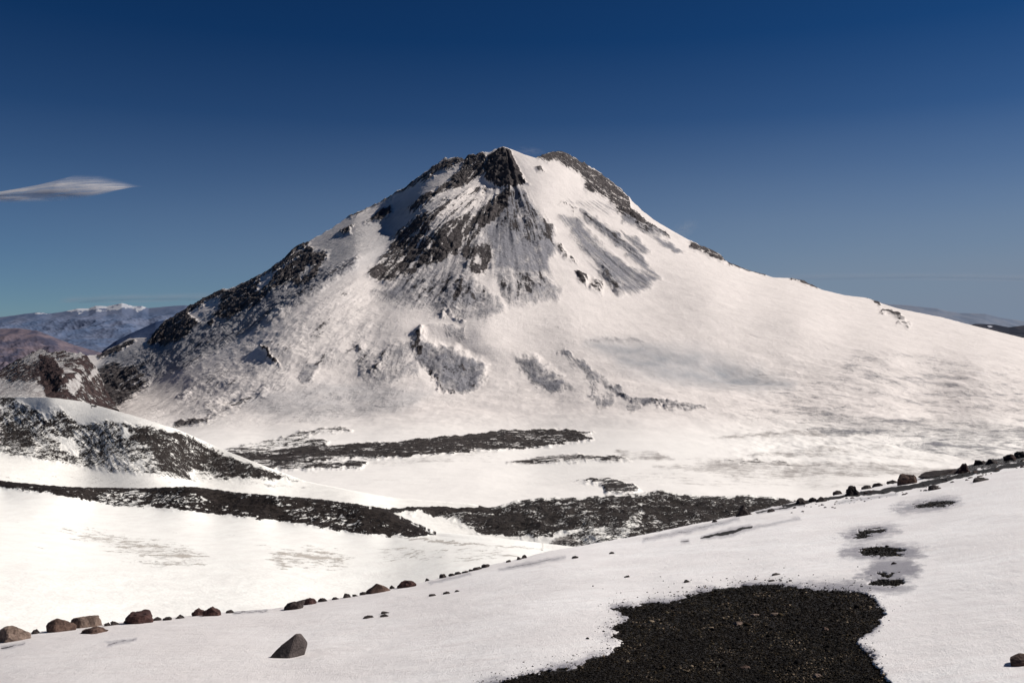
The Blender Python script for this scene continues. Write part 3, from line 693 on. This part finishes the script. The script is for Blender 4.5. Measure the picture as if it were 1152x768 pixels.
rocks = [
 # x0,x1,top,base,label,mat,kw
 ('boulder',-8,33,705,723,'rounded tan boulder on the snow crest, cut off by the left edge of the photo',R_TAN,dict(rough=.13,cuts=7)),
 ('stone',34,44,707,714,'small dark stone between the leftmost tan boulder and the long brown boulder',R_DARK,{}),
 ('boulder',50,85,694,711,'long brown boulder leaning against a rounded tan one on the left crest',R_BROWN,dict(rough=.08,tilt=-.22)),
 ('boulder',78,111,691,706,'rounded tan boulder on the right side of the long brown boulder',R_TAN,dict(rough=.10,cuts=6,top=.62)),
 ('slab',88,118,707,714,'thin dark slab lying in the snow just below the rounded tan boulder',R_BROWN,dict(cuts=6,tilt=-.15)),
 ('stone',117,125,700,705,'small dark stone just right of the rounded tan boulder',R_DARK,{}),
 ('stone',124,134,698,704,'small dark stone touching the left end of the blocky reddish boulder',R_DARK,{}),
 ('boulder',135,173,687.5,702,'blocky reddish boulder with a flat top on the left crest',R_RED,dict(cuts=9,rough=.16,top=.5,lean=.1)),
 ('stone',170,182,694,699,'low dark stone touching the right end of the blocky reddish boulder',R_DARK,{}),
 ('stone',182,193,694.5,699,'low dark stone right of the blocky reddish boulder, first past its end',R_DARK,{}),
 ('stone',197,207,691,697,'pointed dark stone left of the lumpy dark red rocks',R_DARK,dict(peak=.4)),
 ('rock',215,230,683.5,693,'left one of the two joined dark red rocks on the crest',R_RED,{}),
 ('rock',227,248,682.5,694,'right and larger one of the two joined dark red rocks on the crest',R_RED,{}),
 ('stone',254,263,686.5,690.5,'small round stone alone right of the dark red rocks',R_DARK,{}),
 ('rock',316,344,675.5,686.5,'long low dark rock sloping up to the right on the crest above the pyramid rock',R_DARK,dict(lean=.3,tilt=-.2)),
 ('rock',341,356,672.5,681,'rounded dark red rock touching the long low rock on the crest',R_RED,{}),
 ('stone',357,368,673,678,'small dark stone right of the rounded dark red rock',R_DARK,dict(peak=.3)),
 ('stone',373,381,671.5,675.5,'flat little stone between the rounded dark red rock and the brown peaked rock',R_DARK,{}),
 ('stone',385,395,667,673.5,'pointed small dark stone left of the brown peaked rock',R_DARK,dict(peak=.5)),
 ('stone',396,403,668.5,672,'flat dark pebble right of the pointed small dark stone',R_DARK,{}),
 ('stone',404,412,665.5,670,'small dark stone at the left foot of the brown peaked rock',R_DARK,{}),
 ('rock',411,439,656.5,668,'brown peaked rock on the middle of the snow crest',R_BROWN,dict(peak=.45,rough=.06)),
 ('stone',438,444,658,663.5,'small upright stone between the brown peaked rock and the low dark rock',R_DARK,{}),
 ('rock',446,469,653.5,662,'low dark rock rising to the right, next to the brown peaked rock',R_RED,dict(tilt=-.18)),
 ('stone',478,483,650.5,654,'tiny stone alone on the crest right of the low dark rock',R_DARK,{}),
 ('stone',494,503,645.5,651,'round black stone at the left end of the row of pebbles on the crest',R_DARK,{}),
 ('stone',504,512,645.5,649,None,R_DARK,{}),('stone',511,520,643.5,647,None,R_DARK,{}),('stone',519,527,642,645.5,None,R_DARK,{}),('stone',527,533,640.5,643.5,None,R_DARK,{}),
 ('stone',531,543,637.5,642,None,R_DARK,{}),('stone',540,551,634.5,639.5,None,R_DARK,{}),('stone',569,575,630,633.5,None,R_DARK,{}),
 ('stone',581,588,626,630.5,'left stone of the close pair on the crest below the lava mound',R_DARK,{}),
 ('stone',586,593,623.8,629,'right stone of the close pair on the crest below the lava mound',R_DARK,{}),
 ('stone',408,421,694,698,'flat dark stone in the open snow below the brown peaked rock, lowest of its trio',R_DARK,{}),
 ('stone',428,438,690,693,'upper right stone of the trio in the snow below the brown peaked rock',R_DARK,{}),
 ('stone',427,438,693.5,696.5,'lower right stone of the trio in the snow below the brown peaked rock',R_DARK,{}),
 ('stone',482,491,669.5,672.5,'leftmost of three flat stones in a line in the middle snow',R_DARK,{}),
 ('stone',498,507,666.5,670,'middle one of three flat stones in a line in the middle snow',R_DARK,{}),
 ('stone',511,517,664.8,667.5,'rightmost of three flat stones in a line in the middle snow',R_DARK,{}),
 ('stone',643,651,626,630,'small dark stone in the snow below the speckled foot of the lava mound',R_DARK,{}),
 ('stone',685,692,621.5,624.8,'small dark stone alone in the snow right of the lava mound foot',R_DARK,{}),
 ('stone',702,709,649.5,652.3,'small dark stone in the snow above the left tip of the gravel patch',R_DARK,{}),
 ('stone',769,777,653.5,657.5,'black stone in the snow just above the top edge of the gravel patch',R_DARK,{}),
 ('stone',868,879,645.5,648.3,'thin flat stone in the snow above the middle of the gravel patch',R_DARK,{}),
 ('stone',864,874,653,655.5,'thin flat stone almost touching the top of the gravel patch',R_DARK,{}),
 ('rock',828,847,567,581,'black triangular rock standing on the crest in front of the lava mound',R_DARK,dict(peak=.6)),
 ('stone',801,807,584.5,588.5,'small dark stone left of the black triangular rock',R_DARK,{}),
 ('stone',863,872,572.5,577.5,'small dark stone right of the black triangular rock',R_DARK,{}),
 ('rock',895,909,559,568,'round dark rock at the left end of the rubble crest on the right',R_DARK,{}),
 ('rock',910,920,559,566,'left one of two low dark rocks next to the round one on the rubble crest',R_DARK,{}),
 ('rock',918,931,558.5,566,'right one of two low dark rocks next to the round one on the rubble crest',R_DARK,{}),
 ('stone',937,949,551,557,'low dark stone just left of the big black rock on the rubble crest',R_DARK,{}),
 ('rock',950,970,544,559,'big black rock in the middle of the rubble crest, left of the squarish boulder',R_DARK,dict(rough=.3,cuts=16,peak=.2,lean=-.3)),
 ('stone',970,982,546,551,'flat stone against the right side of the big black rock',R_DARK,{}),
 ('stone',982,994,542.5,548,None,R_DARK,{}),('stone',998,1010,539.5,544.5,None,R_DARK,{}),
 ('boulder',1011,1033,531,546,'squarish dark boulder with a sunlit brown right side on the rubble crest',R_BROWN,dict(cuts=9,rough=.14,top=.6)),
 ('rock',1034,1080,526,536.5,'long low rock ridge rising to the right, behind the squarish boulder',R_DARK,dict(lean=.9,cuts=14)),
 ('rock',1075,1095,518.5,533,'pointed dark red rock on the rubble crest right of the squarish boulder',R_RED,dict(peak=.55)),
 ('stone',1045,1060,546,552.5,'dark stone in the snow just below the rubble crest, under the long low rock',R_DARK,{}),
 ('stone',1094,1113,537.5,543,'flat dark stone in the snow below the pointed dark red rock',R_DARK,{}),
 ('rock',1095,1109,516.5,524,'low dark rock right of the pointed dark red rock',R_DARK,{}),
 ('rock',1109,1126,515,523,'wide dark rock between the low dark rock and the topmost rocks',R_DARK,{}),
 ('rock',1130,1143,509.5,519,'dark rock near the right edge of the photo on top of the rubble crest',R_RED,{}),
 ('rock',1141,1160,506,516,'topmost dark rock on the crest, cut by the right edge of the photo',R_DARK,{}),
 ('stone',1136,1168,738,752,'smooth brown stone in the snow cut by the right edge, near the lower corner',R_BROWN,dict(rough=.04)),
 ('stone',1003,1009,634.5,637.5,'tiny dark stone between the two lower small gravel patches',R_DARK,{}),
 ('stone',825,837,699.5,704,'pale stone lying in the upper left of the gravel patch',R_TAN,{}),
 ('stone',845,855,691,695,'pale flat stone near the top of the gravel patch, left of another',R_TAN,{}),
 ('stone',867,880,690.5,694.5,'pale flat stone near the top of the gravel patch, right of another',R_TAN,{}),
 ('stone',833,845,747,751,'orange brown flat stone in the lower left of the gravel patch',R_BROWN,{}),
 ('stone',915,925,758,762.5,'whitish stone at the bottom of the gravel patch',R_TAN,{}),
 ('stone',925,934,706,710,'brown stone in the upper right of the gravel patch',R_BROWN,{}),
]
GR = 'small dark stones in a row on the snow crest'
for i, (nm, x0, x1, yt, yb, lab, mt, kw) in enumerate(rocks):
    grp = None
    if lab is None: lab = 'small dark stone in the broken row along the snow crest'; grp = GR
    put_rock(nm, x0, x1, yt, yb, lab, nm if nm in ('boulder','slab','stone') else 'rock', grp, mt, seed=100+i, sub=3 if x1-x0 < 14 else 4, **kw)

# loose rubble along the right crest, too alike to tell apart
rr = random.Random(55)
line = curve([(870,570),(930,560),(1008,545),(1034,541),(1090,528),(1152,512),(1260,494)])
protos = [rock_mesh('crest_stone', .5, .4, .36, 900+k, sub=2, mat=[R_DARK,R_DARK,R_RED,R_BROWN][k]) for k in range(4)]
for i in range(150):
    u = rr.uniform(885, 1230) if i > 20 else rr.uniform(1030, 1160); v = line(u)+rr.uniform(0, 13)+1.5
    g_, Dd = ground_point(u, v); s = rr.choice([1.6,2,2.5,3,4,5.5])/F*Dd
    o = bpy.data.objects.new('crest_stone', protos[i%4]); COL.objects.link(o)
    o.location = (g_[0], g_[1], g_[2]-s*.05); o.rotation_euler = (rr.uniform(-.2,.2), rr.uniform(-.2,.2), rr.uniform(0,6.28)); o.scale = (s, s, s*rr.uniform(.7,1.1))
    tag(o, 'small loose stone in the rubble along the right part of the crest', 'stone', 'loose rubble stones along the right crest')

# the pyramid-shaped rock in the snow
def pyramid_rock():
    g_, Dd = ground_point(322, 741); k = Dd/F
    def q(u, v, dy): return Vector(((u-322)*k, dy, (741-v)*k))
    pts = [q(301.5,744,-.02), q(331,717.5,.10), q(327,742,-.14), q(343,736,.02), q(335,719.5,.17), q(341,733,.25), q(318,741,.28), q(304,746,.1), q(314,730,.05),
           q(322,756,.0), q(338,752,.1), q(310,755,.05)]
    bm = bmesh.new()
    for p in pts: bm.verts.new(p)
    bmesh.ops.convex_hull(bm, input=bm.verts[:])
    bmesh.ops.triangulate(bm, faces=bm.faces[:])
    bmesh.ops.bevel(bm, geom=bm.edges[:], offset=.008, segments=2, affect='EDGES')
    bmesh.ops.triangulate(bm, faces=bm.faces[:])
    bmesh.ops.subdivide_edges(bm, edges=[e for e in bm.edges if e.calc_length() > .05], cuts=4, use_grid_fill=True)
    from mathutils import noise as mn
    for v in bm.verts: v.co += v.co.normalized()*mn.fractal(v.co*9, .9, 2.1, 4)*.006
    me = bpy.data.meshes.new('pyramid_rock'); bm.to_mesh(me); bm.free(); me.materials.append(R_GREY)
    o = bpy.data.objects.new('rock', me); COL.objects.link(o); o.location = g_
    tag(o, 'smooth grey pyramid-shaped rock standing alone in the foreground snow', 'rock')
pyramid_rock()

# ------------------------------------------------------------------ gravel (pebbles)
def gravel():
    rs = np.random.RandomState(5)
    n = 330000
    u = rs.uniform(520, 1110, n); v = rs.uniform(562, 800, n)
    g_ = gravel_mask(u[None,:], v[None,:])[0]
    a_, b_ = fwarp(u[None,:], v[None,:]); sd_ = poly_sd(a_[0], b_[0], GP)
    keep = rs.rand(n) < np.maximum(np.clip((g_-.25)*1.6, 0, 1), np.where(u < 985, .10, .03)*np.exp(-np.maximum(sd_,0)/5.5)); u, v = u[keep], v[keep]
    D = fdepth(u, v); P = at(u, v, D); P[:,2] += fore_height(u[None,:], v[None,:], P[None], gravel_mask(u[None,:], v[None,:]))[0]
    n = len(u)
    ico = bmesh.new(); bmesh.ops.create_cone(ico, cap_ends=True, segments=5, radius1=1.0, radius2=.55, depth=1.3); bmesh.ops.triangulate(ico, faces=ico.faces[:]); tv = np.array([x.co[:] for x in ico.verts]); tf = np.array([[a.index for a in f.verts] for f in ico.faces]); ico.free()
    # 12 vertex stones: knock each template about differently
    size = np.exp(rs.normal(0, .45, n))*.0052*np.clip(D/8,.8,1.6); size = np.where(rs.rand(n) < .004, size*2.6, size); size = np.minimum(size, .04)
    sc = np.stack([rs.uniform(.8,1.5,n), rs.uniform(.6,1.1,n), rs.uniform(.35,.8,n)], -1)*size[:,None]
    vv = tv[None]*(1+rs.normal(0,.16,(n,len(tv),1)))*sc[:,None,:]
    a = rs.uniform(0, 6.28, n); b = rs.normal(0,.35,n)
    ca, sa, cb, sb = np.cos(a), np.sin(a), np.cos(b), np.sin(b)
    x, y, z = vv[...,0], vv[...,1], vv[...,2]
    x, z = x*cb[:,None]+z*sb[:,None], -x*sb[:,None]+z*cb[:,None]
    x, y = x*ca[:,None]-y*sa[:,None], x*sa[:,None]+y*ca[:,None]
    vv = np.stack([x,y,z],-1)+P[:,None,:]; vv[...,2] += size[:,None]*.15
    f = (tf[None]+np.arange(n)[:,None,None]*len(tv)).reshape(-1,3)
    me = bpy.data.meshes.new('gravel'); me.vertices.add(n*len(tv)); me.vertices.foreach_set('co', vv.astype(np.float32).ravel())
    me.loops.add(f.size); me.loops.foreach_set('vertex_index', f.astype(np.int32).ravel())
    me.polygons.add(len(f)); me.polygons.foreach_set('loop_start', np.arange(0,f.size,3,dtype=np.int32)); me.update(calc_edges=True)
    dust = fbm(P[:,0]/.45, P[:,1]/.8, 4, 191, .6)
    c = np.repeat(np.clip(rs.rand(n)+dust*.35-.02, 0, 1), len(tv)); at_ = me.attributes.new('tone','FLOAT','POINT'); at_.data.foreach_set('value', c.astype(np.float32))
    t = NT('black_gravel'); tone = t.attr('tone').outputs['Fac']
    cr = t.n('ShaderNodeValToRGB'); t.l(tone, cr.inputs[0]); e = cr.color_ramp.elements
    e[0].position = 0; e[0].color = (.008,.007,.007,1); e[1].position = 1; e[1].color = (.22,.17,.12,1)
    for p_, c_ in ((.5,(.009,.0075,.006)),(.8,(.019,.015,.011)),(.93,(.042,.031,.018)),(.985,(.075,.062,.042))):
        x_ = e.new(p_); x_.color = (*c_,1)
    t.bsdf(cr.outputs[0], .9, .05); me.materials.append(t.m)
    o = bpy.data.objects.new('gravel', me); COL.objects.link(o)
    tag(o, 'black volcanic gravel showing through the foreground snow', 'gravel', kind='stuff')
gravel()

# ------------------------------------------------------------------ far ranges
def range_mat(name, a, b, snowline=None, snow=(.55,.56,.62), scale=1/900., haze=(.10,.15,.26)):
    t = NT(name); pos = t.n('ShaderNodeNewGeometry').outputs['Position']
    n = t.noise(t.vmul(pos,(1,.6,1.4)), scale, 8, .62, .4); c = t.mix(t.ss(n,.38,.62), a, b)  # a and b already hold the blue tint of distance haze
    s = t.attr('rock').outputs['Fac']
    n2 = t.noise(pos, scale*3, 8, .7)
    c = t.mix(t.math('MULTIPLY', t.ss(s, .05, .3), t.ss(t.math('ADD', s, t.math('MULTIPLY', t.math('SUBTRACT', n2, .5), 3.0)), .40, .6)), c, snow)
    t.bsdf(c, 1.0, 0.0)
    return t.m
def far_range(name, top, bottom, d0, d1, mat, snowpoly=None, u0=-200, u1=300, amp=.9, relief=12, seed=0, step=1.0, rows=170):
    """ranges of hills between distances d1 (near) and d0 (far crest), spurs cut by ridged noise"""
    us = np.arange(u0, u1, step); tp = curve(top)(us); ts = smooth_curve(top, 80)(us)+4
    tt = np.linspace(0,1,rows)[:,None]; D = d0+(d1-d0)*tt+0*us[None]; U = np.broadcast_to(us, D.shape).copy()
    wt = np.exp(-tt*9); env = tp[None]*wt+ts[None]*(1-wt); V = env+tt**.8*(bottom-env); P = at(U, V, D); L = (d0-d1)*.22
    nz = fbm(P[...,0]/L, P[...,1]/L, 6, seed+2, .5, True)
    P[...,2] += (nz-.6)*D/1000*relief*(.12+.88*sstep(tt*6))
    s = np.zeros(U.shape)
    if snowpoly:
        for p_, v_ in snowpoly: paint(s, U+fbm(U/8,V/4,4,seed+7)*5, V+fbm(U/8+3,V/4,4,seed+8)*3, p_, v_, 1.5)
    P2, A2, ns = add_skirt(P, dict(rock=s), None, d0*.15, .35)
    tag(mesh_from_grid(name, P2, A2, mat, None, grid_normals(P2)), kind='structure')
LT = [(-200,366),(-60,362),(0,357),(22,354),(42,351),(58,352),(71,350),(87,347),(100,347),(108,344),(120,345),(137,341),(150,344),(160,344),(167,346),(187,344),(208,343),(240,346),(300,352)]
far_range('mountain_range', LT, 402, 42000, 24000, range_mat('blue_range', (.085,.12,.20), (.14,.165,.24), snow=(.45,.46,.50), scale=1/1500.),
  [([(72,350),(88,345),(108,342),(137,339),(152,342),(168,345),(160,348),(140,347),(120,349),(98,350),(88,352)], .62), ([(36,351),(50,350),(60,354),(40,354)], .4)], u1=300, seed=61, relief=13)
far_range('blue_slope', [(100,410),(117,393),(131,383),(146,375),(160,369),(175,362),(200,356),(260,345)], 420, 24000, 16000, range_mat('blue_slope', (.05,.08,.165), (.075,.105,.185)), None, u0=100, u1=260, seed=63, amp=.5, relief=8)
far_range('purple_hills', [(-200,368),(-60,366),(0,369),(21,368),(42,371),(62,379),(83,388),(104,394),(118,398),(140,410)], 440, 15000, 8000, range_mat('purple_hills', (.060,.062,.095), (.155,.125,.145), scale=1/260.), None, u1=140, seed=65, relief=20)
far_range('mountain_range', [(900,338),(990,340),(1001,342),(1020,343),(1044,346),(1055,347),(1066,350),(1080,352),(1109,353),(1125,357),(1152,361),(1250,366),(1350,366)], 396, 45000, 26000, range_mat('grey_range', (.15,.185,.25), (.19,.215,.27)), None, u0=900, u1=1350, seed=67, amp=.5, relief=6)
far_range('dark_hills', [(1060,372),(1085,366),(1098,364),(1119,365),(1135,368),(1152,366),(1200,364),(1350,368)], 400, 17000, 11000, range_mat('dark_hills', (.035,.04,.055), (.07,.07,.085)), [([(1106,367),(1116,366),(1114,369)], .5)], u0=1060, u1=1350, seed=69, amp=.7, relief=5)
# land running to the horizon
me = bpy.data.meshes.new('plain'); n = 96; Rr = 160000
vs = [(0,0,-1500)]+[(Rr*math.cos(i*2*math.pi/n), Rr*math.sin(i*2*math.pi/n), -1500) for i in range(n)]
me.from_pydata(vs, [], [(0,i+1,(i+1)%n+1) for i in range(n)])
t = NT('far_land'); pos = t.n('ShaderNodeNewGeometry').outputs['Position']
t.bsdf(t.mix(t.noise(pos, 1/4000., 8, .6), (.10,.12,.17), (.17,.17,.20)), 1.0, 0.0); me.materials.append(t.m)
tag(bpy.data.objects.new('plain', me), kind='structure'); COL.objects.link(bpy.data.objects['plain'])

# ------------------------------------------------------------------ clouds and blown snow
def cloud(name, spine, dens, D, label, bulge=900, soft=1.0, seed=0, col=(.8,.78,.78), grp=None):
    """thin bank of cloud: spine = (u, v top, v bottom) stations"""
    sp = np.array(spine, float); us = np.linspace(sp[0,0], sp[-1,0], 260); a = np.interp(us, sp[:,0], sp[:,1]); b = np.interp(us, sp[:,0], sp[:,2])
    tt = np.linspace(0,1,60)[:,None]; U = np.broadcast_to(us,(60,260)).copy(); V = a+(b-a)*tt
    P = at(U, V, np.full(U.shape, float(D))); P[...,1] -= np.sin(tt*math.pi)*bulge*.5*np.sin(np.linspace(0,math.pi,260))[None]-V*0
    P[...,1] += (1-tt)*bulge
    s = np.linspace(0,1,260)[None]
    al = sstep(tt/.5)*sstep((1-tt)/.22)*sstep(s/.10 if sp[0,0] > -100 else s*0+1)*sstep((1-s)/.06)
    al = al*np.clip(.75+fbm(U/40, V/3.2+U/26, 6, seed, .65)*1.0, 0, 1.3)*dens*np.clip(.5+tt*.9,0,1)
    t = NT(name+'_vapour'); d_ = t.n('ShaderNodeBsdfDiffuse'); d_.inputs[0].default_value = (*col,1); tl = t.n('ShaderNodeBsdfTranslucent'); tl.inputs[0].default_value = (*col,1)
    tr = t.n('ShaderNodeBsdfTransparent'); m1 = t.n('ShaderNodeMixShader'); m1.inputs[0].default_value = .5; t.l(d_.outputs[0], m1.inputs[1]); t.l(tl.outputs[0], m1.inputs[2])
    m2 = t.n('ShaderNodeMixShader'); t.l(t.attr('alpha').outputs['Fac'], m2.inputs[0]); t.l(tr.outputs[0], m2.inputs[1]); t.l(m1.outputs[0], m2.inputs[2]); t.l(m2.outputs[0], t.out.inputs[0])
    o = mesh_from_grid(name, P, dict(alpha=np.clip(al,0,1)), t.m); tag(o, label, 'cloud', grp)
cloud('cloud', [(-160,200,236),(-40,212,233),(0,204,229),(30,196,229),(60,186,228),(90,187,225),(112,193,220),(130,199,215),(146,201,211)], 1.0, 16000, 'thin white wisp of cloud in the blue sky above the left range', seed=3)
cloud('cloud', [(60,332,342),(110,329,342),(170,328,341),(260,326,338)], .20, 60000, 'faint flat streak of cloud low over the left mountain range', seed=5, col=(.8,.72,.70))
cloud('cloud', [(850,306,316),(930,305,316),(1050,304,316),(1160,306,318),(1300,306,318)], .13, 60000, 'faint long streak of cloud low in the right part of the sky', seed=6, col=(.8,.76,.76))
def plume(name, u, v, D, ru, rv, dens, label, rot=0):
    c = at(u, v, D); bm = bmesh.new(); bmesh.ops.create_icosphere(bm, subdivisions=3, radius=1); me = bpy.data.meshes.new(name); bm.to_mesh(me); bm.free()
    o = bpy.data.objects.new(name, me); COL.objects.link(o); o.location = c; o.scale = (ru/F*D, ru/F*D*.8, rv/F*D); o.rotation_euler = (0, rot, 0)
    t = NT(name); tc = t.n('ShaderNodeTexCoord').outputs['Object']
    ln = t.n('ShaderNodeVectorMath', operation='LENGTH'); t.l(tc, ln.inputs[0])
    f_ = t.ss(ln.outputs['Value'], 1.0, .1); nn = t.ss(t.noise(tc, 2.2, 5, .6), .35, .7)
    vs_ = t.n('ShaderNodeVolumeScatter'); vs_.inputs['Color'].default_value = (.95,.93,.93,1); t.l(t.math('MULTIPLY', t.math('MULTIPLY', f_, nn), dens), vs_.inputs['Density'])
    t.l(vs_.outputs[0], t.out.inputs['Volume']); me.materials.append(t.m); tag(o, label, 'blown snow')
plume('snow_plume', 770, 258, 4480, 22, 12, .0028, 'faint plume of wind-blown snow off the right shoulder of the volcano', -.5)
plume('snow_plume', 596, 170, 4560, 22, 5.5, .0028, 'faint haze of wind-blown snow in the saddle just right of the summit', .1)

# ------------------------------------------------------------------ light
SUN = Vector((.73, .18, .64)).normalized()
el = math.asin(SUN.z); azm = math.atan2(SUN.x, SUN.y)
sd = bpy.data.lights.new('sun', 'SUN'); sd.energy = 5.0; sd.angle = math.radians(.53); sd.color = (1.0, .95, .895)
so = bpy.data.objects.new('sun', sd); COL.objects.link(so); so.rotation_euler = SUN.to_track_quat('Z','Y').to_euler()
world = bpy.data.worlds.new('World'); scene.world = world; world.use_nodes = True
nt = world.node_tree; nt.nodes.clear()
sky = nt.nodes.new('ShaderNodeTexSky'); sky.sky_type = 'NISHITA'; sky.sun_disc = False
sky.sun_elevation = el; sky.sun_rotation = azm; sky.altitude = 4500; sky.air_density = 1.0; sky.dust_density = .6; sky.ozone_density = 3.0
sp_ = nt.nodes.new('ShaderNodeSeparateColor'); cb_ = nt.nodes.new('ShaderNodeCombineColor')
for i_, (g_, a_) in enumerate(((1.72,.095),(1.44,.240),(1.30,.355))):      # the thin, deep blue air of high altitude
    p1 = nt.nodes.new('ShaderNodeMath'); p1.operation = 'POWER'; p1.inputs[1].default_value = g_
    p2 = nt.nodes.new('ShaderNodeMath'); p2.operation = 'MULTIPLY'; p2.inputs[1].default_value = a_
    nt.links.new(sp_.outputs[i_], p1.inputs[0]); nt.links.new(p1.outputs[0], p2.inputs[0]); nt.links.new(p2.outputs[0], cb_.inputs[i_])
bg = nt.nodes.new('ShaderNodeBackground'); bg.inputs[1].default_value = .07
wo = nt.nodes.new('ShaderNodeOutputWorld')
nt.links.new(sky.outputs[0], sp_.inputs[0]); 
tcw = nt.nodes.new('ShaderNodeTexCoord'); sx_ = nt.nodes.new('ShaderNodeSeparateXYZ'); nt.links.new(tcw.outputs['Generated'], sx_.inputs[0])
hz = nt.nodes.new('ShaderNodeValToRGB'); nt.links.new(sx_.outputs[2], hz.inputs[0]); e_ = hz.color_ramp.elements     # dusty air thickening towards the horizon
e_[0].position = 0.0; e_[0].color = (.95,)*3+(1,); e_[1].position = .30; e_[1].color = (0,0,0,1)
for p_, c_ in ((.06,.80),(.11,.58),(.165,.30),(.22,.09)):
    q_ = e_.new(p_); q_.color = (c_,c_,c_,1)
az_ = nt.nodes.new('ShaderNodeMath'); az_.operation = 'MULTIPLY_ADD'; az_.inputs[1].default_value = .66; az_.inputs[2].default_value = .80; nt.links.new(sx_.outputs[0], az_.inputs[0])
nz_ = nt.nodes.new('ShaderNodeTexNoise'); nz_.inputs['Scale'].default_value = 2.2; nz_.inputs['Detail'].default_value = 4
mpn = nt.nodes.new('ShaderNodeMapping'); mpn.inputs['Scale'].default_value = (1,1,5); nt.links.new(tcw.outputs['Generated'], mpn.inputs[0]); nt.links.new(mpn.outputs[0], nz_.inputs[0])
nz2 = nt.nodes.new('ShaderNodeMath'); nz2.operation = 'MULTIPLY_ADD'; nz2.inputs[1].default_value = .28; nz2.inputs[2].default_value = .86; nt.links.new(nz_.outputs['Fac'], nz2.inputs[0])
m1_ = nt.nodes.new('ShaderNodeMath'); m1_.operation = 'MULTIPLY'; nt.links.new(hz.outputs[0], m1_.inputs[0]); nt.links.new(az_.outputs[0], m1_.inputs[1])
m2_ = nt.nodes.new('ShaderNodeMath'); m2_.operation = 'MULTIPLY'; m2_.use_clamp = True; nt.links.new(m1_.outputs[0], m2_.inputs[0]); nt.links.new(nz2.outputs[0], m2_.inputs[1])
mxw = nt.nodes.new('ShaderNodeMix'); mxw.data_type = 'RGBA'; nt.links.new(m2_.outputs[0], mxw.inputs[0]); nt.links.new(cb_.outputs[0], mxw.inputs[6]); mxw.inputs[7].default_value = (.195/.07,.25/.07,.335/.07,1)
nt.links.new(mxw.outputs[2], bg.inputs[0]); nt.links.new(bg.outputs[0], wo.inputs[0])

# ------------------------------------------------------------------ camera
cam = bpy.data.cameras.new('camera'); co = bpy.data.objects.new('camera', cam); COL.objects.link(co)
cam.sensor_width = 36; cam.lens = 36*F/W; cam.clip_start = .1; cam.clip_end = 300000
co.rotation_euler = (math.pi/2-PITCH, 0, 0); scene.camera = co
scene.view_settings.view_transform = 'Standard'; scene.view_settings.look = 'None'; scene.view_settings.exposure = 0
scene.cycles.max_bounces = 5; scene.cycles.transparent_max_bounces = 12
